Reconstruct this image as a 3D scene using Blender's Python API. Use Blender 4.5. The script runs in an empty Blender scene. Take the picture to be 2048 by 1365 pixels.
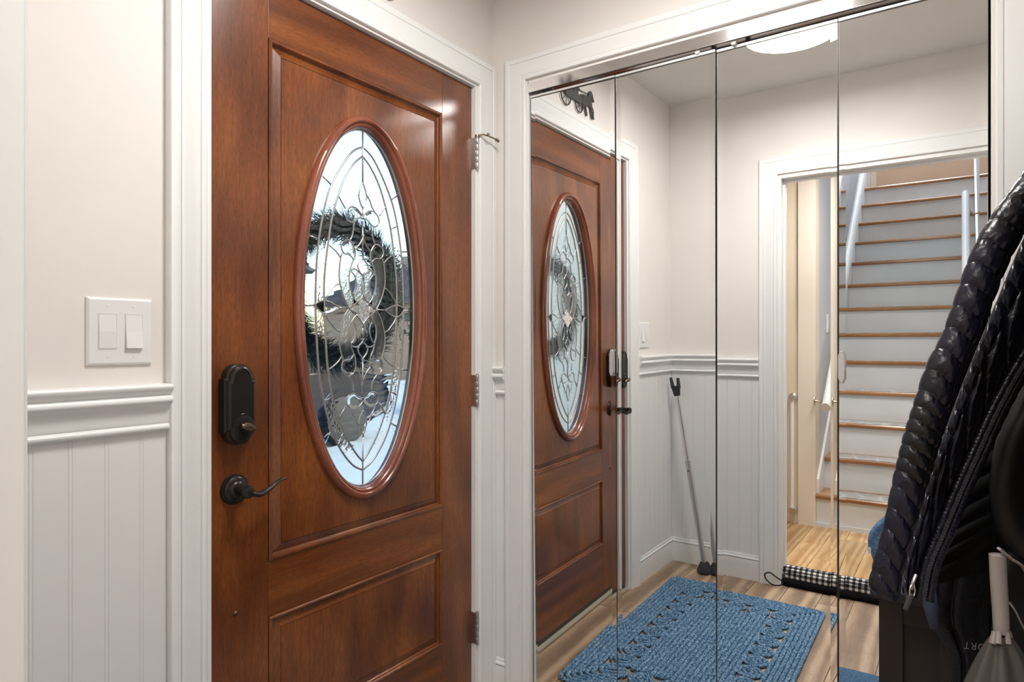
import bpy, bmesh, math, random
from mathutils import Vector, Matrix
random.seed(7)
PI = math.pi
S = bpy.context.scene
COL = S.collection

# ------------------------------------------------------------------ camera, sky, lights, exposure
F = 1304.0                                   # focal length in pixels of the 2048 wide frame
TH = math.radians(34.9)
CAM = Vector((-1.789, -1.327, 1.19))
FWD = Vector((math.cos(TH), math.sin(TH), 0)); RGT = Vector((math.sin(TH), -math.cos(TH), 0)); UP = Vector((0, 0, 1))
cd = bpy.data.cameras.new('camera'); cam = bpy.data.objects.new('camera', cd); COL.objects.link(cam)
cam.location = CAM; cam.rotation_euler = (PI/2, 0, TH - PI/2)
cd.sensor_width = 36.0; cd.lens = F/2048*36.0; cd.shift_y = 2.5/2048; cd.clip_start = 0.02
S.camera = cam
S.view_settings.view_transform = 'Standard'; S.view_settings.look = 'None'
S.view_settings.gamma = 1.0; S.view_settings.use_curve_mapping = False
S.view_settings.exposure = 0.13

w = bpy.data.worlds.new('sky'); S.world = w; w.use_nodes = True
nt = w.node_tree; bg = nt.nodes['Background']
sky = nt.nodes.new('ShaderNodeTexSky'); sky.sky_type = 'NISHITA'; sky.sun_disc = False
sky.sun_elevation = math.radians(38); sky.sun_rotation = math.radians(150); sky.air_density = 1.3; sky.dust_density = 2.5
nt.links.new(sky.outputs[0], bg.inputs[0]); bg.inputs[1].default_value = 0.52

def area(name, loc, size, power, col, rot=(0, 0, 0), shape='DISK'):
    l = bpy.data.lights.new(name, 'AREA'); l.shape = shape; l.size = size; l.energy = power; l.color = col
    o = bpy.data.objects.new(name, l); o.location = loc; o.rotation_euler = rot; COL.objects.link(o); return o
area('entry_lamp_light', (-0.80, -0.78, 2.358), 0.34, 16.8, (1.0, 0.965, 0.93))
area('hall_fill_light', (-2.22, -0.95, 2.36), 0.55, 19.0, (1.0, 0.96, 0.92))  # added fill from the hall through the doorway, no fixture in view
area('hall_side_fill', (-2.66, -2.15, 1.35), 1.1, 4.0, (1.0, 0.985, 0.97), (PI/2, 0, math.radians(-62)), 'SQUARE')  # added fill that lifts the lower entry, not a known window
area('landing_fill_light', (-5.2, -0.85, 5.2), 0.9, 105.0, (0.80, 0.90, 1.0), (0, math.radians(-12), 0), 'SQUARE')  # added cool fill over the stairwell, no window up there

# ------------------------------------------------------------------ helpers
WL = {}                                       # world location of each object
def P(u, v, d):                               # the point seen at pixel (u, v) at optical depth d
    return CAM + d*(FWD + RGT*((u-1024)/F) + UP*((685-v)/F))
def tag(o, label=None, cat=None, group=None, kind=None):
    if label: o['label'] = label
    if cat: o['category'] = cat
    if group: o['group'] = group
    if kind: o['kind'] = kind
    return o
def empty(name, loc, parent=None):
    o = bpy.data.objects.new(name, None); o.empty_display_size = .05; COL.objects.link(o)
    loc = Vector(loc)
    if parent: o.parent = parent; o.location = loc - WL[parent]
    else: o.location = loc
    WL[o] = loc; return o
def mk(name, g, mat, parent=None, smooth=False, origin=None, sub=0, bevel=0, solid=0):
    V, Fc = g
    if origin is None:
        if parent: origin = WL[parent]
        else:
            xs = [v[0] for v in V]; ys = [v[1] for v in V]; zs = [v[2] for v in V]
            origin = ((min(xs)+max(xs))/2, (min(ys)+max(ys))/2, min(zs))
    origin = Vector(origin)
    m = bpy.data.meshes.new(name)
    m.from_pydata([tuple(Vector(v)-origin) for v in V], [], Fc)
    m.materials.append(mat)
    bm = bmesh.new(); bm.from_mesh(m); bmesh.ops.recalc_face_normals(bm, faces=bm.faces); bm.to_mesh(m); bm.free()
    if smooth:
        m.polygons.foreach_set('use_smooth', [True]*len(m.polygons))
        if smooth != 'all':
            try: m.set_sharp_from_angle(angle=math.radians(38))
            except Exception: pass
    m.update()
    o = bpy.data.objects.new(name, m); COL.objects.link(o)
    if parent: o.parent = parent; o.location = origin - WL[parent]
    else: o.location = origin
    WL[o] = origin
    if bevel:
        b = o.modifiers.new('b', 'BEVEL'); b.width = bevel; b.segments = 2; b.limit_method = 'ANGLE'
    if solid:
        b = o.modifiers.new('s', 'SOLIDIFY'); b.thickness = solid; b.offset = 0
    if sub:
        b = o.modifiers.new('u', 'SUBSURF'); b.levels = sub; b.render_levels = sub
    return o
def join(*gs):
    V = []; Fc = []
    for g in gs:
        n = len(V); V += list(g[0]); Fc += [tuple(i+n for i in f) for f in g[1]]
    return V, Fc
def box(x0, x1, y0, y1, z0, z1):
    V = [(x, y, z) for x in (x0, x1) for y in (y0, y1) for z in (z0, z1)]
    return V, [(0, 1, 3, 2), (4, 6, 7, 5), (0, 4, 5, 1), (2, 3, 7, 6), (0, 2, 6, 4), (1, 5, 7, 3)]
def loft(rings, closed=True, caps=True, loop=False):
    V = []; Fc = []; n = len(rings[0])
    for r in rings: V += [tuple(p) for p in r]
    m = len(rings)
    for i in range(m if loop else m-1):
        a = i*n; b = ((i+1) % m)*n
        for j in range(n if closed else n-1):
            k = (j+1) % n
            Fc.append((a+j, a+k, b+k, b+j))
    if caps and closed and not loop:
        Fc.append(tuple(range(n-1, -1, -1))); Fc.append(tuple(range((m-1)*n, m*n)))
    return V, Fc
def tube(path, r, n=8, loop=False, caps=True, flat=1.0, up=None):
    path = [Vector(p) for p in path]; m = len(path); rings = []; prev = None
    for i, p in enumerate(path):
        if loop: t = path[(i+1) % m]-path[i-1]
        else: t = path[min(i+1, m-1)]-path[max(i-1, 0)]
        t.normalize()
        if up is not None: a = Vector(up)
        elif prev is None: a = Vector((0, 0, 1)) if abs(t.z) < .9 else Vector((1, 0, 0))
        else: a = prev
        x = (a - t*a.dot(t)).normalized(); prev = x; y = t.cross(x)
        rr = r(i/(m-1)) if callable(r) else (r[i] if isinstance(r, (list, tuple)) else r)
        rings.append([p + x*(rr*flat*math.cos(2*PI*k/n)) + y*(rr*math.sin(2*PI*k/n)) for k in range(n)])
    return loft(rings, True, caps, loop)
def lathe(c, axis, prof, n=32):
    c = Vector(c); axis = Vector(axis).normalized()
    x = axis.orthogonal().normalized(); y = axis.cross(x)
    rings = [[c + axis*h + x*(r*math.cos(2*PI*k/n)) + y*(r*math.sin(2*PI*k/n)) for k in range(n)] for r, h in prof]
    return loft(rings)
def prism(pts, d):
    d = Vector(d); a = [Vector(p) for p in pts]
    return loft([a, [p+d for p in a]])
def catmull(pts, k=6, closed=False):
    pts = [Vector(p) for p in pts]; n = len(pts); out = []
    for i in range(n if closed else n-1):
        if closed: p0, p1, p2, p3 = pts[i-1], pts[i], pts[(i+1) % n], pts[(i+2) % n]
        else: p0, p1, p2, p3 = pts[max(i-1, 0)], pts[i], pts[i+1], pts[min(i+2, n-1)]
        for j in range(k):
            t = j/k
            out.append(0.5*((2*p1)+(p2-p0)*t+(2*p0-5*p1+4*p2-p3)*t*t+(3*p1-p0-3*p2+p3)*t**3))
    if not closed: out.append(pts[-1])
    return out
def resample(pts, n):
    pts = [Vector(p) for p in pts]; L = [0]
    for a, b in zip(pts, pts[1:]): L.append(L[-1]+(b-a).length)
    out = []; j = 0
    for i in range(n):
        s = L[-1]*i/(n-1)
        while j < len(L)-2 and L[j+1] < s: j += 1
        t = (s-L[j])/max(L[j+1]-L[j], 1e-9); out.append(pts[j].lerp(pts[j+1], min(max(t, 0), 1)))
    return out
def sweep(stations, prof, uw, n):
    """stations: list of (point, outward vector); prof: (w, d) pairs; n: proud direction"""
    n = Vector(n)
    rings = [[Vector(p)+Vector(o)*w_+n*d for w_, d in prof] for p, o in stations]
    return loft(rings)

# ------------------------------------------------------------------ materials
def mat(name, col, rough=.5, metal=0, spec=.5, **kw):
    m = bpy.data.materials.new(name); m.use_nodes = True; b = m.node_tree.nodes['Principled BSDF']
    b.inputs['Base Color'].default_value = (*col, 1); b.inputs['Roughness'].default_value = rough
    b.inputs['Metallic'].default_value = metal; b.inputs['Specular IOR Level'].default_value = spec
    for k, v in kw.items(): b.inputs[k.replace('_', ' ')].default_value = v
    return m
def N(m, t, **kw):
    n = m.node_tree.nodes.new(t)
    for k, v in kw.items():
        if k in n.inputs.keys(): n.inputs[k].default_value = v
        else: setattr(n, k, v)
    return n
def L(m, a, b): m.node_tree.links.new(a, b)
def coords(m, scale=(1, 1, 1), rot=(0, 0, 0), kind='Object'):
    tc = N(m, 'ShaderNodeTexCoord'); mp = N(m, 'ShaderNodeMapping'); mp.inputs['Scale'].default_value = scale
    mp.inputs['Rotation'].default_value = rot
    L(m, tc.outputs[kind], mp.inputs[0]); return mp.outputs[0]
def ramp(m, src, stops):
    r = N(m, 'ShaderNodeValToRGB'); L(m, src, r.inputs[0])
    e = r.color_ramp.elements
    while len(e) < len(stops): e.new(.5)
    for x, (p, c) in zip(e, stops): x.position = p; x.color = (*c, 1)
    return r.outputs[0]
def bump(m, src, strength=.3, dist=.002):
    b = N(m, 'ShaderNodeBump'); b.inputs['Strength'].default_value = strength; b.inputs['Distance'].default_value = dist
    L(m, src, b.inputs['Height']); L(m, b.outputs[0], m.node_tree.nodes['Principled BSDF'].inputs['Normal']); return b
def noise(m, vec, scale, detail=4, rough=.5, dist=0):
    n = N(m, 'ShaderNodeTexNoise', Scale=scale, Detail=detail, Roughness=rough, Distortion=dist); L(m, vec, n.inputs['Vector']); return n.outputs['Fac']
def base(m): return m.node_tree.nodes['Principled BSDF'].inputs['Base Color']

def paint(name, col, rough=.45, amt=.04, spec=.4):
    m = mat(name, col, rough, 0, spec); v = coords(m)
    c2 = tuple(x*(1-amt) for x in col); L(m, ramp(m, noise(m, v, 3), [(.35, c2), (.65, col)]), base(m))
    bump(m, noise(m, v, 240, 2), .08, .001); return m
M_wall = paint('wall_paint_cream', (.79, .75, .715), .6)
M_trim = paint('trim_paint_white', (.82, .825, .815), .32, .02)
M_wains = paint('wainscot_paint_white', (.80, .795, .785), .38, .02)
M_ceil = paint('ceiling_paint', (.74, .73, .71), .8)
M_hallwall = paint('hall_paint_cream', (.80, .70, .55), .6)
M_stairwall = paint('stair_paint_grey', (.60, .615, .64), .6)
M_riser = paint('riser_paint_white', (.72, .75, .77), .45, .06)
M_dark = mat('closet_dark', (.012, .010, .012), .9)
M_plastic = mat('switch_plastic_white', (.80, .80, .79), .28)

def wood(name, cols, axis='z', scale=1.0, rough=.28, coat=.35, fleck=.5, figure=.22):
    m = mat(name, cols[1], rough, 0, .5, Coat_Weight=coat, Coat_Roughness=.20)
    st = {'z': (4, 4, .75), 'x': (.75, 4, 4), 'y': (4, .75, 4)}[axis]
    st2 = {'z': (560, 560, 52), 'x': (52, 560, 560), 'y': (560, 52, 560)}[axis]
    v = coords(m, tuple(s*scale for s in st)); n1 = noise(m, v, 1.1, 3, .5, 2.2)
    wv = N(m, 'ShaderNodeTexWave', Scale=.9, Distortion=16.0, Detail=2.0); wv.inputs['Detail Scale'].default_value = .5; wv.wave_type = 'RINGS'
    L(m, v, wv.inputs['Vector'])
    mx = N(m, 'ShaderNodeMix', data_type='FLOAT'); mx.inputs[0].default_value = figure
    L(m, n1, mx.inputs[2]); L(m, wv.outputs['Fac'], mx.inputs[3])
    c = ramp(m, mx.outputs[0], [(.28, cols[0]), (.50, cols[1]), (.74, cols[2])])
    v2 = coords(m, tuple(s*scale for s in st2)); n2 = noise(m, v2, 1, 3, .6)
    n3 = noise(m, coords(m, {'z': (120, 120, 9), 'x': (9, 120, 120), 'y': (120, 9, 120)}[axis]), 1, 3, .6, .8)
    f = ramp(m, n2, [(.36, (1-fleck,)*3), (.58, (1.0,)*3)])
    f3 = ramp(m, n3, [(.34, (.72, .66, .62)), (.50, (1, 1, 1)), (.68, (1.28, 1.30, 1.2))])
    m3 = N(m, 'ShaderNodeMix', data_type='RGBA', blend_type='MULTIPLY'); m3.inputs[0].default_value = fleck*1.1
    L(m, c, m3.inputs[6]); L(m, f3, m3.inputs[7]); c = m3.outputs[2]
    mm = N(m, 'ShaderNodeMix', data_type='RGBA', blend_type='MULTIPLY'); mm.inputs[0].default_value = .8
    L(m, c, mm.inputs[6]); L(m, f, mm.inputs[7]); L(m, mm.outputs[2], base(m))
    bump(m, n2, .05, .001); return m
MAH = [(.120, .031, .0075), (.195, .054, .0120), (.272, .084, .0175)]
M_mv = wood('mahogany_vertical', MAH, 'z'); M_mh = wood('mahogany_horizontal', MAH, 'x')
M_ring = wood('mahogany_ring', [(.17, .045, .022), (.235, .066, .032), (.30, .09, .045)], 'z', 1, .25, .5, .25)
M_oak = wood('oak_tread', [(.27, .115, .035), (.37, .165, .052), (.46, .22, .08)], 'y', 1, .25, .4, .25)
M_espresso = wood('espresso_wood', [(.006, .0032, .0026), (.009, .0046, .0036), (.013, .0065, .005)], 'z', 1, .6, .0, .3)

def plank(name, cols, axis, rough, coat, sc=1.0, fig=.4):
    m = wood(name, cols, axis, sc, rough, coat, .28, fig)
    src = base(m).links[0].from_socket
    oi = N(m, 'ShaderNodeObjectInfo'); hs = N(m, 'ShaderNodeHueSaturation')
    mr = N(m, 'ShaderNodeMapRange'); mr.inputs[3].default_value = .78; mr.inputs[4].default_value = 1.15
    L(m, oi.outputs['Random'], mr.inputs[0]); L(m, mr.outputs[0], hs.inputs['Value']); L(m, src, hs.inputs['Color']); L(m, hs.outputs[0], base(m))
    return m
M_tile = plank('wood_look_tile', [(.27, .18, .115), (.50, .345, .225), (.64, .48, .335)], 'x', .4, .05, .9, .3)
M_hallfl = plank('hall_oak_floor', [(.52, .29, .12), (.68, .42, .19), (.78, .53, .27)], 'x', .3, .3, 1.6, .35)
M_grout = mat('grout', (.33, .29, .25), .9)

M_mirror = mat('mirror_silver', (.93, .94, .94), .0, 1.0)
M_chrome = mat('polished_chrome', (.80, .79, .79), .07, 1.0)
M_track = mat('brushed_track_metal', (.90, .875, .865), .09, 1.0)
M_edge = mat('dark_glass_edge', (.10, .095, .09), .35, .8)
M_pull = mat('brushed_pull_metal', (.82, .81, .80), .32, .85)
M_strip = mat('satin_aluminium_strip', (.88, .88, .88), .35, .6)
M_steel = mat('satin_steel', (.62, .61, .60), .3, 1.0)
M_brass = mat('old_brass', (.42, .36, .26), .3, 1.0)
M_bronze = mat('oil_rubbed_bronze', (.030, .026, .024), .30, .6, .5)
M_bronze_edge = mat('worn_bronze_edge', (.13, .10, .08), .3, .9)
M_copper = mat('worn_copper', (.55, .30, .18), .25, 1.0)
M_came = mat('leading_came', (.46, .45, .43), .3, .9)
M_rubber = mat('black_rubber', (.02, .02, .022), .5)
M_iron = mat('painted_iron', (.075, .073, .068), .45, .3)

def glass(name, scale, strength, col=(.96, .99, 1), kind='noise', rough=0.0):
    m = bpy.data.materials.new(name); m.use_nodes = True; t = m.node_tree; t.nodes.remove(t.nodes['Principled BSDF'])
    g = t.nodes.new('ShaderNodeBsdfGlass'); g.inputs['Color'].default_value = (*col, 1); g.inputs['IOR'].default_value = 1.45; g.inputs['Roughness'].default_value = rough
    out = t.nodes['Material Output']
    v = coords(m)
    if kind == 'swirl':
        wv = N(m, 'ShaderNodeTexWave', Scale=scale, Distortion=9.0, Detail=1.5); wv.inputs['Detail Scale'].default_value = .6
        wv.wave_type = 'RINGS'; L(m, v, wv.inputs['Vector']); src = wv.outputs['Fac']
    else: src = noise(m, v, scale, 2)
    b = N(m, 'ShaderNodeBump'); b.inputs['Strength'].default_value = strength; b.inputs['Distance'].default_value = .004
    L(m, src, b.inputs['Height']); L(m, b.outputs[0], g.inputs['Normal']); L(m, g.outputs[0], out.inputs[0]); return m
M_gclear = glass('border_glass', 14, .07, (.93, .98, 1.0), 'swirl')
M_gswirl = glass('swirl_glass', 16, .10, (.93, .98, 1.0), 'swirl')
M_gfrost = glass('frosted_bevel_glass', 70, .30, (1, .98, .98), 'noise', .16)
M_gband = glass('band_glass', 60, .22, (.98, 1, 1))
M_gbevel = glass('bevel_glass', 40, .25, (.98, .99, 1))

# ------------------------------------------------------------------ setting: rooms
CEIL = 2.438
DX0, DX1, DZ = -1.0205, -.089, 2.036          # front door rough opening
def st(name, g, m, parent=None, **k):
    o = mk(name, g, m, parent, **k)
    if not parent: o['kind'] = 'structure'
    return o
# wall_left holds the front door, wall_back the closet, wall_front the doorway behind which the camera stands
wall_left = st('wall_left', join(box(-1.674, DX0, 0, .12, 0, CEIL), box(DX1, .12, 0, .12, 0, CEIL), box(DX0, DX1, 0, .12, DZ, CEIL)), M_wall)
CY0, CY1, CZ = -.142, -1.373, 2.046
wall_back = st('wall_back', join(box(0, .12, CY0, 0, 0, CEIL), box(0, .12, -1.70, CY1, 0, CEIL), box(0, .12, CY1, CY0, CZ, CEIL)), M_wall)
st('wall_closet', join(box(.62, .64, -1.5, 0, 0, CEIL), box(.12, .62, -.02, 0, 0, CEIL), box(.12, .62, -1.5, -1.48, 0, CEIL), box(.12, .62, -1.5, 0, 2.2, 2.22), box(.12, .62, -1.5, 0, -.02, 0)), M_dark)
WX = -1.541; OY0, OY1, OZ = -.561, -1.49, 2.004
wall_front = st('wall_front', join(box(WX-.12, WX, OY0, 0, 0, CEIL), box(WX-.12, WX, -1.70, OY1, 0, CEIL), box(WX-.12, WX, OY1, OY0, OZ, CEIL)), M_wall)
wall_right = st('wall_right', box(WX, 0, -1.70, -1.58, 0, CEIL), M_wall)
st('ceiling', box(-1.70, .14, -1.72, .14, CEIL, CEIL+.05), M_ceil)
# hall behind the camera
HX = -2.761; SY0, SY1 = -.510, -1.43
st('wall_hall_far', join(box(HX-.1, HX, SY0, 1.3, 0, CEIL), box(HX-.1, HX, -3.0, SY1, 0, CEIL)), M_hallwall)
st('wall_hall_left', box(HX-.1, WX-.12, 1.3, 1.4, 0, CEIL), M_hallwall)
st('wall_hall_right', box(HX-.1, WX-.12, -3.1, -3.0, 0, CEIL), M_hallwall)
st('wall_hall_near', join(box(-1.69, -1.675, .121, 1.3, 0, CEIL), box(-1.69, -1.675, -3.0, -1.701, 0, CEIL)), M_hallwall)
st('ceiling_hall', box(HX-.1, -1.675, -3.1, 1.4, CEIL+.001, CEIL+.05), M_ceil)
SXE = HX-.232*13
st('wall_stair_left', box(-8.0, HX-.1, SY0, SY0+.1, 0, 5.4), M_stairwall)
st('wall_stair_right', box(-8.0, HX-.1, SY1-.1, SY1, 0, 5.4), M_stairwall)
st('wall_landing', box(-6.3, -6.2, SY1-.1, SY0+.1, 2.6, 5.4), paint('landing_paint_tan', (.40, .27, .18), .7))
st('wall_stair_header', box(HX-.1, HX, SY1, SY0, CEIL+.05, 5.4), M_hallwall)
st('ceiling_stair', box(-8.1, HX, SY1-.1, SY0+.1, 5.4, 5.45), M_ceil)

wn = empty('added_window_1', (HX, -2.15, .8)); tag(wn, kind='structure', label='white framed hall window right of the stairs, added to go with the fill light')  # made-up window dressing the side fill light
mk('window_frame', join(box(HX, HX+.03, -2.70, -2.64, .75, 1.95), box(HX, HX+.03, -1.66, -1.60, .75, 1.95), box(HX, HX+.03, -2.64, -1.66, 1.89, 1.95), box(HX, HX+.03, -2.64, -1.66, .75, .81)), M_trim, wn)
mk('pane', box(HX+.002, HX+.006, -2.64, -1.66, .81, 1.89), mat('added_window_pane', (.75, .80, .85), .05), wn)
# floors, piece by piece
floor = st('floor', box(-1.70, .12, -1.72, .14, -.03, -.006), M_grout)
hall_floor = st('floor_hall', box(-8.0, -1.70, -3.1, 1.4, -.04, -.012), M_oak)
wd, ln = .152, .915; y = 0.0; r = 0
tm = {}
def plankobj(name, x0, x1, y0, y1, z0, z1, m, parent):
    key = (round(x1-x0, 3), round(y1-y0, 3), name); cx, cy = (x0+x1)/2, (y0+y1)/2
    if key not in tm:
        a, b = (x1-x0)/2, (y1-y0)/2; e = .0012
        ring = lambda i, z: [(-a+i, -b+i, z), (a-i, -b+i, z), (a-i, b-i, z), (-a+i, b-i, z)]
        V, Fc = loft([ring(0, z0-z1), ring(0, -e), ring(e, 0)])
        o = mk(name, (V, Fc), m, None, origin=(0, 0, 0)); tm[key] = o.data
    else:
        o = bpy.data.objects.new(name, tm[key]); COL.objects.link(o)
    o.parent = parent; o.location = Vector((cx, cy, z1))-WL[parent]; return o
while y > -1.58:
    x = -1.70 - [0, .31, .62][r % 3]
    while x < 0.05:
        a, b = max(x, -1.695), min(x+ln, .1)
        if b-a > .03: plankobj('floor_tile', a+.0015, b-.0015, max(y-wd, -1.6)+.0015, y-.0015, -.008, 0, M_tile, floor)
        x += ln
    y -= wd; r += 1
y = 0.62; r = 0
while y > -2.1:
    x = -2.80-[0, .5, .22, .7][r % 4]
    while x < -1.70:
        a, b = max(x, -2.80), min(x+.95, -1.698)
        if b-a > .04: plankobj('floor_board', a+.0008, b-.0008, y-.124+.0008, y-.0008, -.012, 0, M_hallfl, hall_floor)
        x += .95
    y -= .124; r += 1

# ------------------------------------------------------------------ trim
CAS = [(0, 0), (0, .008), (.003, .011), (.012, .012), (.015, .009), (.018, .011), (.030, .0125), (.048, .0175), (.058, .019), (.060, .016), (.063, .0195), (.072, .021), (.080, .019), (.084, .013), (.084, 0)]
CASR = [CAS[0]]+[(p.x, p.y) for p in catmull([Vector((a, b, 0)) for a, b in CAS[1:-1]], 3)]+[CAS[-1]]
def casing(name, pt, uax, n, u0, u1, zt, z0=0, sc=1.0, label=None, m=None):
    pr = [(a*sc, b) for a, b in CASR]; uax = Vector(uax); pt = Vector(pt)
    g = sweep([(pt+uax*u0+UP*z0, -uax), (pt+uax*u0+UP*zt, -uax+UP), (pt+uax*u1+UP*zt, uax+UP), (pt+uax*u1+UP*z0, uax)], pr, None, n)
    o = mk(name, g, m or M_trim, smooth=True, origin=tuple(pt+uax*u0)); o['kind'] = 'structure'
    if label: o['label'] = label
    return o
casing('trim_1', (0, 0, 0), (1, 0, 0), (0, -1, 0), -1.026, -.084, 2.041, label='white moulded casing around the wooden front door')
casing('trim_2', (0, 0, 0), (0, -1, 0), (-1, 0, 0), .137, 1.380, 2.053, sc=.92, label='white moulded casing around the mirrored closet')
casing('trim_3', (WX, 0, 0), (0, -1, 0), (1, 0, 0), .555, 1.496, 2.012, label='white moulded casing around the hall doorway in the mirror')
casing('trim_4', (WX-.12, 0, 0), (0, -1, 0), (-1, 0, 0), .555, 1.496, 2.012, sc=.8)
# door jambs and stops
mk('trim_5', join(box(DX0, -1.0120, 0, .118, 0, DZ), box(-.0975, DX1, 0, .118, 0, DZ), box(-1.012, -.0975, 0, .118, 2.0335, DZ),
                  box(-1.012, -1.000, .062, .085, 0, 2.0335), box(-.110, -.0975, .062, .085, 0, 2.0335)), M_trim)['kind'] = 'structure'
mk('trim_6', join(box(WX-.121, WX+.001, OY0-.012, OY0, 0, OZ), box(WX-.121, WX+.001, OY1, OY1+.012, 0, OZ), box(WX-.121, WX+.001, OY1+.012, OY0-.012, OZ-.012, OZ),
                  box(WX-.075, WX-.045, OY0-.022, OY0-.012, 0, OZ-.012), box(WX-.075, WX-.045, OY1+.012, OY0-.022, OZ-.022, OZ-.012)), M_trim)['kind'] = 'structure'
mk('trim_7', join(box(.0, .12, CY0-.004, CY0, 0, CZ), box(0, .12, CY1, CY1+.002, 0, CZ), box(0, .12, CY1, CY0, CZ-.004, CZ)), M_trim)['kind'] = 'structure'
# chair rail, baseboard, wainscot boards
RAIL = [(0, 0), (0, .013), (.004, .017), (.010, .017), (.014, .012), (.018, .0135), (.040, .016), (.050, .021), (.056, .028), (.062, .031), (.069, .028), (.071, .022), (.075, .024), (.080, .030), (.088, .033), (.093, .030), (.094, 0)]
BASE = [(0, 0), (0, .014), (.092, .014), (.096, .010), (.099, .009), (.104, .014), (.110, .013), (.113, .009), (.118, .009), (.124, .007), (.127, .004), (.127, 0)]
RZ = 1.014
def rnd(prof, k=4):
    mid = catmull([Vector((a, b, 0)) for a, b in prof[1:-1]], k)
    return [prof[0]]+[(p.x, p.y) for p in mid]+[prof[-1]]
RAIL = rnd(RAIL); BASE = rnd(BASE)
def run(name, p0, p1, n, prof, z, kind='structure', m=M_trim):
    g = sweep([(Vector(p0)+UP*z, UP), (Vector(p1)+UP*z, UP)], prof, None, n)
    o = mk(name, g, m, smooth=True); o['kind'] = kind; return o
def runc(name, pts, prof, z, m=M_trim):       # polyline with mitres: pts (x, y, nx, ny)
    rings = [[Vector((x+nx*d, y+ny*d, z+w_)) for w_, d in prof] for x, y, nx, ny in pts]
    o = mk(name, loft(rings), m, smooth=True); o['kind'] = 'structure'; return o
A_R = -1.110                                   # outer edge of the front door casing
runc('trim_8', [(A_R, 0, 0, -1), (WX, 0, 1, -1), (WX, -.471, 1, 0)], RAIL, RZ)['label'] = 'white moulded chair rail beside the front door'
runc('trim_9', [(0, -.001, -1, 0), (0, -.060, -1, 0)], RAIL, RZ)
runc('baseboard_left', [(A_R, 0, 0, -1), (WX, 0, 1, -1), (WX, -.471, 1, 0)], BASE, 0)
runc('baseboard_back', [(0, -.001, -1, 0), (0, -.060, -1, 0)], BASE, 0)
runc('baseboard_right', [(WX+.02, -1.58, 0, 1), (-.01, -1.58, 0, 1)], BASE, 0)
runc('trim_10', [(WX+.02, -1.58, 0, 1), (-.01, -1.58, 0, 1)], RAIL, RZ)
def boards(p0, dirv, n, us, parent):
    dirv = Vector(dirv); n = Vector(n); p0 = Vector(p0)
    for a, b in zip(us, us[1:]):
        if b-a < .012: continue
        pr = [(a+.0001, 0), (a+.0001, .0048), (a+.0012, .0056), (a+.0044, .0056), (a+.0054, .0049), (a+.0062, .0049), (a+.0072, .0058), (b-.0010, .0058), (b-.0001, .0050), (b-.0001, 0)]
        if b-a < .02: pr = [(a+.0006, 0), (a+.0006, .0058), (b-.0006, .0058), (b-.0006, 0)]
        r0 = [p0+dirv*u+n*d+UP*.12 for u, d in pr]; r1 = [p+UP*(RZ+.004-.12) for p in r0]
        mk('wainscot_board', loft([r0, r1]), M_wains, parent)
# on the door wall, measured from the camera's x: grooves at .5035 .5637 .6268
gx = [-1.789+x for x in (.2355, .2650, .3260, .3860, .4430, .5035, .5637, .6268, .6790)]
boards((0, 0, 0), (1, 0, 0), (0, -1, 0), gx, wall_left)
boards((WX, 0, 0), (0, -1, 0), (1, 0, 0), [0.006+.0608*i for i in range(8)]+[.471], wall_front)
boards((0, 0, 0), (0, -1, 0), (-1, 0, 0), [.001, .060], wall_back)
boards((0, -1.58, 0), (-1, 0, 0), (0, 1, 0), [.002+.0608*i for i in range(26)], wall_right)

# ------------------------------------------------------------------ front door (door_1)
DY = .015                                      # inner face of the door
XL, XR, ZB, ZT = -1.0095, -.0995, .030, 2.031
XC = -.5560; O0, O1 = -.863, -.2466            # panel outline left, right
door = empty('door_1', (XL, DY, ZB)); tag(door, 'glossy mahogany front door with an oval leaded glass light', 'door', kind='structure')
TK = .044
mk('stile', box(XL, O0-.0005, DY, DY+TK, ZB, ZT), M_mv, door, bevel=.0008)
mk('stile', box(O1+.0005, XR, DY, DY+TK, ZB, ZT), M_mv, door, bevel=.0008)
mk('top_rail', box(O0, O1, DY, DY+TK, 1.904, ZT), M_mh, door, bevel=.0008)
mk('lock_rail', box(O0, O1, DY, DY+TK, .546, .676), M_mh, door, bevel=.0008)
mk('bottom_rail', box(O0, O1, DY, DY+TK, ZB, .245), M_mh, door, bevel=.0008)
def rectring(x0, x1, z0, z1, i, d): return [Vector((x0+i, DY-d, z0+i)), Vector((x1-i, DY-d, z0+i)), Vector((x1-i, DY-d, z1-i)), Vector((x0+i, DY-d, z1-i))]
MOLD = [(0, -.004), (.001, .002), (.004, .0045), (.008, .004), (.0105, .0), (.011, -.005), (.0135, -.008), (.015, -.0085), (.034, -.0005), (.0345, -.0025), (.036, -.0025), (.0365, -.0005)]
def molding(x0, x1, z0, z1, mx):
    rings = [rectring(x0, x1, z0, z1, i, d) for i, d in MOLD]
    return mk('panel_moulding', loft(rings, True, False), mx, door)
molding(O0, O1, .676, 1.904, M_mv); molding(O0, O1, .245, .546, M_mv)
I = .0365
mk('panel', box(O0+I-.001, O1-I+.001, DY+.0005, DY+TK-.01, .245+I-.001, .546-I+.001), M_mv, door)
mk('panel_back', box(O0, O1, DY+.012, DY+TK-.006, .245, .546), M_mv, door)
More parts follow.
